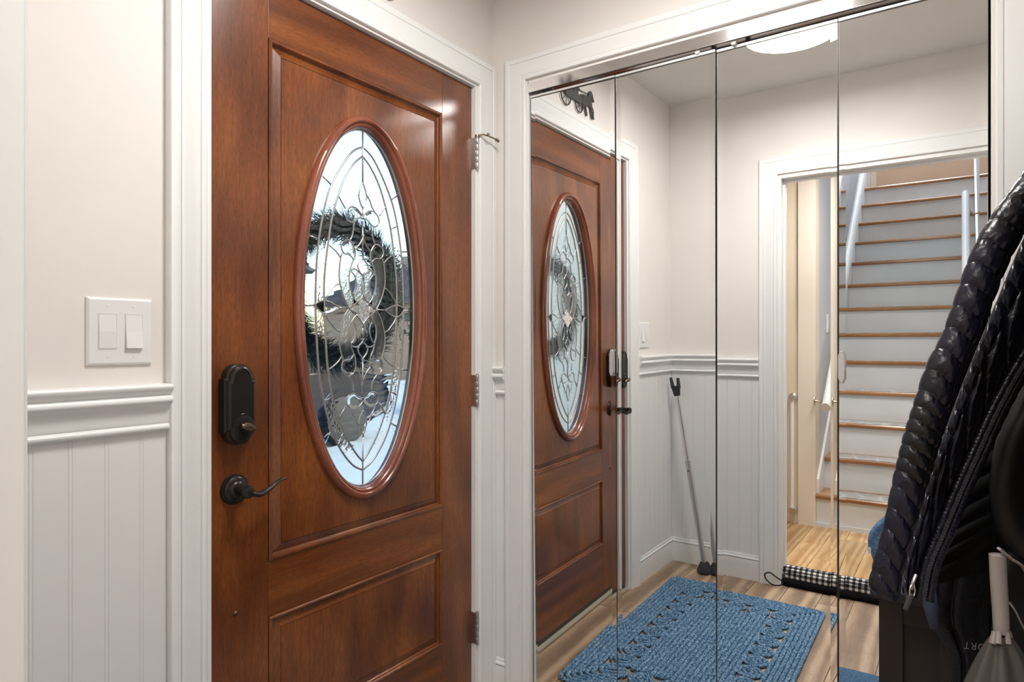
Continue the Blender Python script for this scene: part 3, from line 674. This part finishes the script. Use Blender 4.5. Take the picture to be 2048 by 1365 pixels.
for wx, rr_ in ((-.008, .034), (.108, .043)):
    c = Vector((-.612+wx, -.0065, 2.152+rr_-.004)); gs = [tube([c+Vector((rr_*math.cos(2*PI*k/20), 0, rr_*math.sin(2*PI*k/20))) for k in range(20)], .0026, 6, True)]
    for k in range(4):
        v_ = Vector((rr_*math.cos(PI*k/4), 0, rr_*math.sin(PI*k/4))); gs.append(tube([c-v_, c+v_], .0016, 5))
    mk('wheel', join(*gs), M_iron, hc)

# ------------------------------------------------------------------ rug
rg = empty('braided_rug', (-.715, -.480, 0)); tag(rg, 'blue braided rectangular rug with a ring of coiled medallions', 'rug')
rg.rotation_euler = (0, 0, math.radians(-1.5))
M_rug = mat('rug_blue_braid', (.08, .16, .24), .95, 0, .1)
v = coords(M_rug); n1 = noise(M_rug, v, 150, 3, .75)
L(M_rug, ramp(M_rug, n1, [(.33, (.020, .052, .115)), (.46, (.075, .165, .285)), (.56, (.17, .30, .43)), (.66, (.42, .53, .62))]), base(M_rug)); bump(M_rug, noise(M_rug, v, 120, 2), .9, .006)
LX, LY = .580, .352; sp = .0178
def rrect(a, b, r, z, n=5):
    pts = []
    for cx_, cy_, t0 in ((a-r, b-r, 0), (-a+r, b-r, PI/2), (-a+r, -b+r, PI), (a-r, -b+r, 3*PI/2)):
        for k in range(n+1): pts.append((cx_+r*math.cos(t0+PI/2*k/n), cy_+r*math.sin(t0+PI/2*k/n), z))
    return pts
def braid(path, loop=True):
    # denser path with a plaited wobble
    pts = [Vector(p) for p in path]; 
    if loop: pts.append(pts[0])
    Ln = sum((b-a).length for a, b in zip(pts, pts[1:])); n = max(12, int(Ln/.0075)); q = resample(pts, n+1)
    if loop: q = q[:-1]
    return tube(q, [.0088+(.0013 if i % 2 else -.0006) for i in range(len(q))], 6, loop, True, .72, (0, 0, 1))
def rp(name, g):
    o = mk(name, g, M_rug, None, smooth='all', origin=(0, 0, 0)); o.parent = rg; o.location = (0, 0, 0); return o
for k in range(6): rp('braid_row', braid(rrect(LX-.009-sp*k, LY-.009-sp*k, max(.028-.003*k, .012), .0066)))
ia, ib = LX-sp*6, LY-sp*6; md = .092
sp_pts = []
for k in range(76):
    t = k/75*2*PI*3.4; r_ = min(.003+.0380*k/75/.70, .0410); sp_pts.append((r_*math.cos(t), r_*math.sin(t), .0068))
medg = tube(sp_pts, .0074, 6, False, True, .8, (0, 0, 1))
nx_, ny_ = 10, 5; mids = []
for i in range(nx_):
    for s in (-1, 1): mids.append((-ia+md/2+(2*ia-md)*i/(nx_-1), s*(ib-md/2)))
for j in range(1, ny_-1):
    for s in (-1, 1): mids.append((s*(ia-md/2), -ib+md/2+(2*ib-md)*j/(ny_-1)))
m0 = rp('coil_medallion', medg)
for i, (x, y) in enumerate(mids):
    o = m0 if i == 0 else m0.copy()
    if i: COL.objects.link(o); o.parent = rg
    o.location = (x, y, 0); o.rotation_euler = (0, 0, random.random()*6)
fa, fb = ia-md, ib-md; nr = int(2*fb/sp)+1
for j in range(nr):
    yy = -fb+2*fb*j/(nr-1); rp('braid_row', braid([(-fa, yy, .0066), (fa, yy, .0066)], False))

# ------------------------------------------------------------------ blue cushion on the floor, near the camera
M_denim = mat('denim_blue', (.06, .13, .24), .9, 0, .1); v = coords(M_denim); L(M_denim, ramp(M_denim, noise(M_denim, v, 260, 2), [(.35, (.045, .10, .19)), (.65, (.10, .18, .29))]), base(M_denim)); bump(M_denim, noise(M_denim, v, 14, 3), .4, .01)
cu = []
cx0, cy0 = -.555, -1.078
for zz, s in ((0, .95), (.012, 1.0), (.042, 1.0), (.050, .95), (.052, .80)):
    cu.append([Vector((cx0+(p[0])*s, cy0+p[1]*s, zz)) for p in rrect(.17, .112, .03, 0, 6)])
o = mk('floor_cushion', loft(cu), M_denim, smooth=True); tag(o, 'blue denim floor cushion at the bottom edge of the mirror', 'cushion')

# ------------------------------------------------------------------ door security bar leaning in the corner
top = Vector((-1.47, -.050, .985)); bot = Vector((-1.430, -.222, .035)); ax = (top-bot).normalized()
sb = empty('door_security_bar', tuple(bot)); tag(sb, 'silver door security bar with a black forked head leaning in the corner', 'security bar')
mk('lower_pole', tube([bot, bot.lerp(top, .55)], .0135, 16), M_steel, sb, smooth=True)
mk('upper_pole', tube([bot.lerp(top, .52), bot.lerp(top, .93)], .0112, 16), M_chrome, sb, smooth=True)
f0 = bot.lerp(top, .90)
side = Vector((.15, -.98, 0)).normalized()
mk('forked_head', join(tube([f0, bot.lerp(top, .95)], [.016, .024], 10, flat=.7), tube([bot.lerp(top, .945)+side*.0, bot.lerp(top, .955)], .026, 12, flat=.6),
    tube([bot.lerp(top, .945)+side*.017, bot.lerp(top, 1.0)+side*.021], [.011, .008], 8), tube([bot.lerp(top, .945)-side*.017, bot.lerp(top, 1.0)-side*.021], [.011, .008], 8)), M_rubber, sb, smooth=True)
mk('rubber_foot', loft([[Vector((bot.x+r_*math.cos(2*PI*k/6+.3), bot.y+r_*math.sin(2*PI*k/6+.3), z)) for k in range(6)] for r_, z in ((.037, .0), (.039, .014), (.029, .042), (.019, .060))]), M_rubber, sb, bevel=.002)
mk('adjuster_pin', tube([bot.lerp(top, .50)+Vector((.010, 0, 0)), bot.lerp(top, .50)+Vector((.017, 0, 0))], .004, 8), M_rubber, sb)

# ------------------------------------------------------------------ gingham draught stopper in the doorway
M_ging = mat('gingham', (.5, .5, .5), .9, 0, .1)
def ging(m):
    v = coords(m); sx = N(m, 'ShaderNodeSeparateXYZ'); L(m, v, sx.inputs[0]); outs = []
    for ch, sc in (('Y', 1/.025), ('X', 1/.025), ('Z', 1/.025)):
        a = N(m, 'ShaderNodeMath', operation='MULTIPLY'); a.inputs[1].default_value = sc; L(m, sx.outputs[ch], a.inputs[0])
        b = N(m, 'ShaderNodeMath', operation='FRACT'); L(m, a.outputs[0], b.inputs[0])
        c = N(m, 'ShaderNodeMath', operation='GREATER_THAN'); c.inputs[1].default_value = .5; L(m, b.outputs[0], c.inputs[0]); outs.append(c.outputs[0])
    s = N(m, 'ShaderNodeMath', operation='ADD'); L(m, outs[0], s.inputs[0])
    x_ = N(m, 'ShaderNodeMath', operation='SUBTRACT'); L(m, outs[1], x_.inputs[0]); L(m, outs[2], x_.inputs[1])
    y_ = N(m, 'ShaderNodeMath', operation='ABSOLUTE'); L(m, x_.outputs[0], y_.inputs[0]); L(m, y_.outputs[0], s.inputs[1])
    h = N(m, 'ShaderNodeMath', operation='MULTIPLY'); h.inputs[1].default_value = .5; L(m, s.outputs[0], h.inputs[0])
    L(m, ramp(m, h.outputs[0], [(.0, (.80, .78, .74)), (.45, (.16, .155, .155)), (.95, (.010, .010, .012))]), base(m)); bump(m, noise(m, v, 30, 2), .3, .004)
ging(M_ging)
ds = empty('draught_stopper', (-1.60, -1.0, 0)); tag(ds, 'black and white gingham draught stopper lying across the doorway', 'draught stopper')
path = catmull([(-1.606, -.575, .044), (-1.600, -.62, .046), (-1.596, -.80, .046), (-1.600, -.98, .044), (-1.595, -1.15, .046), (-1.598, -1.30, .045), (-1.597, -1.455, .044)], 8)
rr_ = lambda t: .042*min(1, (t/.035+.35) if t < .035*.65 else 1, ((1-t)/.035+.3))
mk('gingham_roll', tube(path, rr_, 20), M_ging, ds, smooth='all')
path2 = [Vector((p.x+.046, p.y, .017)) for p in path]
mk('black_base', tube(path2, lambda t: .019*min(1, t/.03+.3, (1-t)/.03+.3), 14), mat('black_felt', (.006, .006, .007), .95, 0, .1), ds, smooth='all')
mk('hanging_loop', tube(catmull([(-1.512, -.585, .030), (-1.500, -.560, .050), (-1.498, -.530, .066), (-1.496, -.508, .055), (-1.496, -.515, .030), (-1.498, -.545, .010), (-1.505, -.580, .014)], 6, True), .0035, 8, True), mat('black_cord', (.012, .012, .014), .8), ds)

# ------------------------------------------------------------------ staircase in the hall
RS, RN = .2100, .232
stc = empty('staircase', (HX, (SY0+SY1)/2, 0)); tag(stc, 'white staircase with oak treads seen in the mirror', 'staircase', kind='structure')
M_runner = mat('worn_grey_tread_mat', (.42, .42, .43), .35, 0, .6); v = coords(M_runner); vo = N(M_runner, 'ShaderNodeTexVoronoi', Scale=8.0, feature='DISTANCE_TO_EDGE'); L(M_runner, v, vo.inputs['Vector'])
L(M_runner, ramp(M_runner, vo.outputs['Distance'], [(.01, (.50, .49, .47)), (.10, (.33, .31, .29))]), base(M_runner))
rise0 = None
for i in range(13):
    x = HX-RN*i; z = RS*(i+1)
    nose = .028; back = RN if i < 12 else .64
    pr = [(x+nose-.004, z-.027), (x+nose, z-.020), (x+nose, z-.008), (x+nose-.005, z), (x-back, z), (x-back, z-.027)]
    ye = SY0+(.05 if i == 0 else .0)-.001
    if i == 0: ye = SY0-.001
    t = mk('tread', loft([[Vector((a, SY1+.001, b)) for a, b in pr], [Vector((a, ye, b)) for a, b in pr]]), M_oak, stc)
    mk('riser', box(x-.015, x, SY1+.001, SY0-.001, z-RS, z-.027), M_riser, stc)
    mk('cove_strip', box(x, x+.010, SY1+.001, SY0-.001, z-.040, z-.027), M_riser, stc)
    if i < 9: mk('tread_mat', box(x-.17, x+nose-.006, SY1+.10, SY0-.10, z, z+.004), M_runner, t)
mk('baseboard_strip', box(HX, HX+.012, SY1, SY0, 0, .028), M_riser, stc)
for yy, s in ((SY0, -1), (SY1, 1)):
    a = [(HX-.02, 0), (HX-.02, RS+.09), (HX-RN*12.5, RS*13.5+.09), (HX-RN*12.5, RS*12)]
    mk('skirt_board', loft([[Vector((x_, yy, z_)) for x_, z_ in a], [Vector((x_, yy+s*.014, z_)) for x_, z_ in a]]), M_trim, stc)
slope = RS/RN
def hrail(y, xa, xb, lab):
    za = .93+(HX-xa)*slope; zb_ = .93+(HX-xb)*slope
    h = empty('handrail', (xa, y, za)); tag(h, lab, 'handrail')
    mk('rail', tube([(xa, y, za), (xb, y, zb_)], .026, 12, flat=1.5, up=(0, 0, 1)), M_trim, h, smooth=True)
    s = 1 if y > -1 else -1
    for t in (.04, .5, .94):
        x_ = xa+(xb-xa)*t; z_ = za+(zb_-za)*t
        mk('bracket', join(tube([(x_, y+s*.085, z_-.075), (x_, y+s*.05, z_-.085), (x_, y, z_-.03)], .007, 8), lathe((x_, y+s*.082, z_-.075), (0, s, 0), [(.022, 0), (.024, .003), (.024, .006)], 14)), M_brass, h, smooth=True)
hrail(SY0-.085, HX+.16, HX-2.75, 'white handrail on the left wall of the stairs in the mirror')
hrail(SY1+.085, HX+.10, HX-1.55, 'white handrail at the right of the stairs next to the jacket in the mirror')
mk('trim_12', join(box(HX, HX+.018, SY0, SY0+.105, 0, CEIL), box(HX, HX+.018, SY1-.085, SY1, 0, CEIL)), paint('warm_white_trim', (.82, .75, .66), .5))['kind'] = 'structure'
mk('trim_13', box(-6.2, -6.18, -.565, -.512, 2.731, 4.7), paint('tan_trim', (.50, .40, .30), .5))['kind'] = 'structure'
# retractable gate post by the doorway
gt = empty('retractable_gate', (-2.70, -.37, .05)); tag(gt, 'white rolled safety gate with steel brackets left of the stairs', 'safety gate')
mk('gate_roll', tube([(-2.715, -.372, .10), (-2.715, -.372, .82)], .014, 12), M_trim, gt, smooth=True)
for z_ in (.09, .83):
    mk('bracket', lathe((-2.76, -.372, z_), (1, 0, 0), [(.026, 0), (.026, .012), (.014, .018), (.014, .052), (.020, .054), (.020, .066)], 16), M_steel, gt, smooth=True)

# ------------------------------------------------------------------ cabinet on the right wall
XC0, XC1, CYF = -.365, -.05, -1.189
cb = empty('shoe_cabinet', ((XC0+XC1)/2, (CYF-1.545)/2, 0)); tag(cb, 'dark brown wooden cabinet standing below the hanging jacket', 'cabinet')
mk('cabinet_body', box(XC0+.010, XC1-.004, -1.545, CYF-.010, .03, .690), M_espresso, cb)
mk('cabinet_top', box(XC0-.012, XC1+.006, -1.545, CYF+.014, .702, .722), M_espresso, cb, bevel=.003)
mk('side_frame', join(box(XC0, XC0+.012, CYF-.040, CYF, 0, .702), box(XC0, XC0+.012, -1.545, -1.505, 0, .702), box(XC0, XC0+.012, -1.505, CYF-.04, .66, .702), box(XC0, XC0+.012, -1.505, CYF-.04, .03, .09), box(XC0+.001, XC0+.0115, -1.325, -1.285, .09, .66)), M_espresso, cb, bevel=.0015)
mk('side_frame', join(box(XC1-.012, XC1, CYF-.040, CYF, 0, .702), box(XC1-.012, XC1, -1.545, -1.505, 0, .702)), M_espresso, cb)
for k in range(2):
    z0_ = .06+.33*k; mk('drawer', box(XC0+.02, XC1-.016, CYF-.014, CYF-.001, z0_, z0_+.315), M_espresso, cb, bevel=.002)

# ------------------------------------------------------------------ coat rack above the frame
rk = empty('coat_rack', (-.75, -1.58, 1.70)); tag(rk, 'dark wall coat rack holding the jackets at the right', 'coat rack')
mk('rack_board', box(-1.25, -.30, -1.58, -1.56, 1.66, 1.76), M_espresso, rk, bevel=.003)
for x in (-1.1, -.86, -.62, -.40):
    mk('hook', tube(catmull([(x, -1.56, 1.73), (x, -1.50, 1.72), (x, -1.47, 1.75), (x, -1.462, 1.775)], 5), .006, 8), M_bronze, rk, smooth=True)

# ------------------------------------------------------------------ puffer jacket
def puffmat(name, col, rough):
    m = mat(name, col, rough, 0, .38)
    v = coords(m); a = noise(m, v, 24, 3, .6, .9); b_ = noise(m, coords(m, (1, 1, .6)), 85, 3, .6, .6)
    mx = N(m, 'ShaderNodeMix', data_type='FLOAT'); mx.inputs[0].default_value = .35; L(m, a, mx.inputs[2]); L(m, b_, mx.inputs[3])
    bump(m, mx.outputs[0], .5, .006)
    L(m, ramp(m, noise(m, v, 7, 2), [(.4, col), (.62, (col[0]*1.2, col[1]*1.35, col[2]*2.4))]), base(m)); return m
M_puff = puffmat('black_puffer_nylon', (.0055, .0055, .0072), .29)
M_lining = mat('black_lining', (.0022, .0022, .0026), .8, 0, .15); bump(M_lining, noise(M_lining, coords(M_lining), 18, 4), .6, .01)
jk = empty('puffer_jacket', tuple(P(1900, 1000, .95))); tag(jk, 'shiny black quilted puffer jacket with an open zip hanging at the right', 'jacket')
Ls = [(2130, 235), (2085, 290), (2048, 345), (1990, 425), (1945, 505), (1915, 590), (1888, 665), (1858, 725), (1834, 795), (1812, 865), (1794, 935), (1780, 1000), (1768, 1055), (1752, 1115), (1740, 1165), (1742, 1188)]
Rs = [(2190, 250), (2150, 320), (2112, 385), (2058, 450), (2012, 530), (1980, 612), (1950, 690), (1920, 762), (1893, 835), (1872, 905), (1852, 970), (1834, 1035), (1820, 1085), (1806, 1140), (1798, 1190), (1800, 1204)]
NT = 760; Lc = resample(catmull([Vector((a, b, 0)) for a, b in Ls], 8), NT); Rc = resample(catmull([Vector((a, b, 0)) for a, b in Rs], 8), NT)
dS = .90; nb = 23.0; rings = []; NA = 72
for i in range(NT):
    t = i/(NT-1); l, r_ = Lc[i], Rc[i]; pl, pr_ = P(l.x, l.y, dS), P(r_.x, r_.y, dS); c = (pl+pr_)/2; hw = (pr_-pl)/2
    vv = (l.y+r_.y)/2; pv = (vv-200)/43.0+max(0, min(vv, 965)-805)*(1/26.0-1/43.0)
    hv = hw.length; ux = hw.normalized(); nv = -FWD
    ring = []
    for k in range(NA):
        a = 2*PI*k/NA; ca = math.cos(a)
        ph = pv+(-.10-.42*t)*ca+.05*math.sin(3*a+1)+.05*math.sin(9*t)
        pf = min(1, abs(math.sin(PI*ph))*1.05)**.5
        cell = math.floor(ph)
        pl_ = pf*(1-pf)*4*(.035*math.sin(a*13+cell*2.1)+.025*math.sin(a*23+cell*4.7))
        lo = .009*math.sin(a*3+cell*1.7)*pf
        so = .965+.035*pf+lo; sn = .70+.28*pf+lo+pl_
        sd = max(0, 1-abs(a-1.15)/.16); sn -= .10*sd**1.5
        if t > .985: so *= .75+.25*math.cos((t-.985)/.015*PI/2); sn *= .8
        ring.append(c+ux*(hv*ca*so)+nv*(hv*.85*math.sin(a)*sn))
    rings.append(ring)
slv = mk('sleeve', loft(rings), M_puff, jk, smooth='all')
# seam down the sleeve
ks = int(round(1.15/(2*PI)*NA)); mk('sleeve_seam', tube([rings[i][ks]+nv*.0006 for i in range(8, NT-16, 3)], .0009, 5), M_lining, slv)
def patch(name, left, right, d0, bulge, fn, m, parent, nt=220, ns=60, th=.012, top=None):
    l = resample(catmull([Vector((a, b, 0)) for a, b in left], 8), nt); r_ = resample(catmull([Vector((a, b, 0)) for a, b in right], 8), nt)
    front = []; 
    for i in range(nt):
        t = i/(nt-1); row = []
        for k in range(ns):
            s = k/(ns-1); q = l[i].lerp(r_[i], s); d = d0(s, t) if callable(d0) else d0
            row.append(P(q.x, q.y, d-bulge*math.sin(PI*s)**.7-fn(s, t)))
        front.append(row)
    rings = [row+[p+(p-CAM).normalized()*th for p in reversed(row)] for row in front]
    return mk(name, loft(rings), m, parent, smooth='all')
BL = [(2150, 330), (2105, 385), (2070, 432), (2036, 500), (2000, 585), (1964, 672), (1928, 760), (1896, 845), (1864, 930), (1838, 1025), (1816, 1105), (1806, 1160), (1812, 1196)]
BR = [(2240, 380), (2200, 450), (2160, 520), (2120, 590), (2080, 650), (2042, 705), (2006, 765), (1972, 830), (1938, 905), (1902, 985), (1866, 1072), (1842, 1130), (1830, 1196)]
def quilt(s, t):
    if s < .34: ph = 21*t-.35*s/.34; e = min(1, (.34-s)/.10, (s+.04)/.10); x = s/.34
    else: ph = 10*t-1.05*(s-.34)/.66+.3; e = min(1, (s-.34)/.14); x = (s-.34)/.66
    v_ = min(1, abs(math.sin(PI*ph))*1.05)**.5; c = math.floor(ph)
    pl_ = v_*(1-v_)*4*(.0007*math.sin(s*36+c*2.3)+.0005*math.sin(s*61+c*5.1))
    return .0088*v_*(.50+.50*max(e, 0)**.5)+pl_*.35
bd = patch('front_panel', BL, BR, .945, .014, quilt, M_puff, jk, 640, 84, .03)
def hanging(name, cx, cy, spec, m, parent, q=0):
    rings = []
    for i in range(len(spec)-1):
        for j in range(10):
            t = j/10; z, rx, ry = [spec[i][k]*(1-t)+spec[i+1][k]*t for k in range(3)]
            f = 1+q*(abs(math.sin(PI*z*22))**.5-.7)
            rings.append([Vector((cx+rx*f*math.cos(2*PI*k/40)*(1+.05*math.sin(5*2*PI*k/40+z*9)), cy+ry*f*math.sin(2*PI*k/40), z)) for k in range(40)])
    return mk(name, loft(rings), m, parent, smooth='all')
hanging('back_panel', -.75, -1.484, [(1.70, .045, .040), (1.64, .075, .050), (1.57, .15, .062), (1.45, .175, .074), (1.15, .185, .080), (.86, .19, .080)], M_puff, jk, .10)
# zip band, teeth and puller
def alongBR(off, n): 
    q = resample(catmull([Vector((a+off, b, 0)) for a, b in BR], 8), n); return q
M_zip = mat('zip_tape', (.03, .03, .034), .35); 
for off, rad, dd in ((6, .0062, .932), (27, .0068, .936)):
    q = alongBR(off, 420); pts = [P(p.x, p.y+off*.25, dd) for p in q]
    mk('zip_band', tube(pts, [rad*(1+.05*math.sin(i*1.7)+.05*math.sin(i*.41)) for i in range(len(pts))], 8, flat=1.0), M_puff, jk, smooth='all')
q = alongBR(16, 330); pts = [P(p.x, p.y+4, .928) for p in q]
mk('zip_teeth', tube(pts, [.0034+(.0012 if i % 2 else 0) for i in range(len(pts))], 6), mat('zip_teeth_nylon', (.05, .05, .058), .3), jk)
zp = mk('zip_puller', join(tube([P(1832, 1150, .918), P(1826, 1166, .915), P(1822, 1180, .914)], .0024, 8), tube(catmull([P(1826, 1168, .912), P(1820, 1178, .910), P(1820, 1190, .910), P(1826, 1194, .912), P(1830, 1182, .913)], 5, True), .0012, 6, True)), M_steel, jk, smooth=True)
mk('pull_tab', tube([P(1823, 1188, .911), P(1817, 1204, .911), P(1811, 1220, .912)], [.0030, .0036, .0034], 8, flat=.7), mat('grey_rubber_tab', (.05, .048, .048), .5), zp)
# dark inside of the jacket
patch('lining', [(2090, 690), (2040, 760), (1990, 850), (1945, 940), (1905, 1030), (1850, 1110), (1808, 1165), (1806, 1188)], [(2300, 700), (2260, 780), (2200, 860), (2130, 940), (2080, 1010), (2030, 1060), (2000, 1105), (1994, 1138)], 1.0, .02, lambda s, t: .006*abs(math.sin(PI*(9*t+2*s)))**.5, M_lining, jk, 100, 40)
# black softshell behind, right edge
sf = patch('soft_shell_jacket', [(2120, 640), (2072, 720), (2030, 790), (1998, 860), (1982, 930), (1978, 1000), (1986, 1060), (2006, 1098)], [(2290, 640), (2290, 740), (2288, 840), (2284, 920), (2278, 1000), (2270, 1080), (2262, 1160), (2250, 1225)], .985, .045, lambda s, t: .012*math.sin(s*7+2*t)*math.sin(PI*t), mat('black_softshell', (.0045, .0045, .005), .45, 0, .28), None, 80, 60, .045)
hanging('jacket_back', -.30, -1.488, [(1.70, .045, .040), (1.64, .07, .045), (1.57, .12, .060), (1.30, .13, .072), (.80, .14, .074)], bpy.data.materials['black_softshell'], sf)
tag(sf, 'smooth black jacket hanging at the right edge beside the puffer', 'jacket')

# blue shirt sleeve peeking out left of the jacket
bs = patch('blue_shirt', [(1772, 1030), (1752, 1048), (1738, 1068), (1736, 1090), (1742, 1108), (1750, 1132)], [(1850, 1015), (1850, 1040), (1850, 1070), (1850, 1095), (1850, 1120), (1850, 1150)], 1.06, .02, lambda s, t: .003*math.sin(9*s+6*t), M_denim, None, 40, 24, .03)
tag(bs, 'blue cloth showing left of the puffer jacket cuff', 'cloth')
mk('white_tag', prism([P(1734, 1094, 1.035), P(1742, 1096, 1.035), P(1742, 1106, 1.035), P(1737, 1108, 1.035)], FWD*.002), M_plastic, bs)

# navy sports bag hanging below, with upside-down lettering
M_navy = mat('navy_nylon', (.0045, .0055, .011), .5, 0, .3); bump(M_navy, noise(M_navy, coords(M_navy), 30, 4, .6, 1), .5, .008)
nb_ = patch('sports_bag', [(1850, 1130), (1851, 1180), (1850, 1215), (1858, 1250), (1876, 1272), (1893, 1298), (1904, 1325), (1902, 1400)], [(1990, 1120), (1986, 1170), (1980, 1220), (1976, 1260), (1974, 1290), (1972, 1315), (1974, 1340), (1986, 1400)], 1.075, .030, lambda s, t: .010*abs(math.sin(PI*(2.2*s+.4*t)))**.6, M_navy, None, 80, 50, .05)
tag(nb_, 'navy nylon sports bag with upside-down white letters below the jackets', 'bag')
mk('highlight_lobe', patch('x', [(1851, 1178), (1849, 1215), (1856, 1240), (1866, 1258)], [(1862, 1176), (1872, 1210), (1876, 1240), (1872, 1262)], 1.01, .012, lambda s, t: 0, M_navy, None, 20, 12).data and tube([P(1860, 1178, 1.04), P(1862, 1215, 1.035), P(1868, 1256, 1.04)], [.008, .011, .006], 12), mat('blue_grey_highlight', (.035, .05, .10), .6), nb_, smooth='all')  # bluish lobe modelled and coloured as a highlight on the nylon
bpy.data.objects.remove(bpy.data.objects['x'])
fc = bpy.data.curves.new('lettering', 'FONT'); fc.body = 'ORT'; fc.size = .0165; fc.extrude = .0002; fc.offset = -.00035; fc.space_character = 1.15
fc.materials.append(mat('letter_white', (.34, .34, .35), .5))
fo = bpy.data.objects.new('lettering', fc); COL.objects.link(fo); fo.parent = nb_
R3 = Matrix((RGT, UP, -FWD)).transposed()
wm = Matrix.Translation(P(1928, 1284, 1.026)) @ R3.to_4x4() @ Matrix.Rotation(PI-.12, 4, 'Z')
fo.matrix_parent_inverse = Matrix.Identity(4)
fo.location = wm.translation - WL[nb_]; fo.rotation_euler = wm.to_euler()
# shift so that the T is the leftmost letter
fc.align_x = 'RIGHT'
bpy.context.view_layer.update()
me = bpy.data.meshes.new_from_object(fo.evaluated_get(bpy.context.evaluated_depsgraph_get()))
fm = bpy.data.objects.new('lettering_mesh', me); COL.objects.link(fm); fm.parent = nb_; fm.location = fo.location; fm.rotation_euler = fo.rotation_euler
bpy.data.objects.remove(fo); fm.name = 'lettering'

# umbrella, white handle up, sheer folded canopy
um = empty('umbrella', tuple(P(2010, 1350, 0.965))); tag(um, 'white umbrella with a thick white handle and sheer folded canopy', 'umbrella')
M_uw = mat('umbrella_handle_white', (.36, .31, .295), .4); M_sheer = mat('sheer_canopy', (.085, .078, .068), .5, 0, .5)
mk('handle', tube([P(1995, 1110, 0.965), P(1997, 1160, 0.965), P(2001, 1220, 0.965), P(2003, 1266, 0.965)], [.0108, .0108, .0105, .0101], 20), M_uw, um, smooth=True)
mk('hand_strap', tube(catmull([P(1998, 1098, 0.960), P(2022, 1118, 0.958), P(2050, 1140, 0.965), P(2075, 1200, 0.975)], 6), .006, 10, flat=.35), M_uw, um, smooth=True)
for k in (0, 1, 2.4, 4.6, 6):
    a = PI*k/6; mk('rib_tip', tube([P(2003-15*math.cos(a), 1264, 0.965-.012*math.sin(a)), P(2003-19*math.cos(a), 1288, 0.965-.016*math.sin(a))], [.003, .0042], 8), M_uw, um, smooth=True)
rings = []
for i in range(20):
    t = i/19; c = P(2003+6*t, 1272+130*t, 0.965); R0 = .011+.042*t**.8
    rings.append([c+RGT*(R0*(1+.16*math.sin(k*7*2*PI/56))*math.cos(2*PI*k/56))-FWD*(R0*.7*(1+.16*math.sin(k*7*2*PI/56))*math.sin(2*PI*k/56)) for k in range(56)])
mk('canopy', loft(rings), M_sheer, um, smooth='all')
# black glossy bag behind the umbrella
bb = patch('black_bag', [(1996, 1085), (1982, 1180), (1976, 1300), (1972, 1400)], [(2200, 1060), (2210, 1180), (2220, 1300), (2220, 1400)], 1.10, .02, lambda s, t: .008*math.sin(6*s+4*t), mat('black_patent', (.006, .006, .007), .25), None, 40, 40, .02)
tag(bb, 'glossy black bag hanging behind the white umbrella', 'bag')
mk('piping', tube(catmull([P(2018, 1205, 1.055), P(2030, 1222, 1.05), P(2044, 1250, 1.05), P(2060, 1280, 1.05)], 6), .0016, 6), mat('grey_piping', (.35, .35, .34), .4), bb)
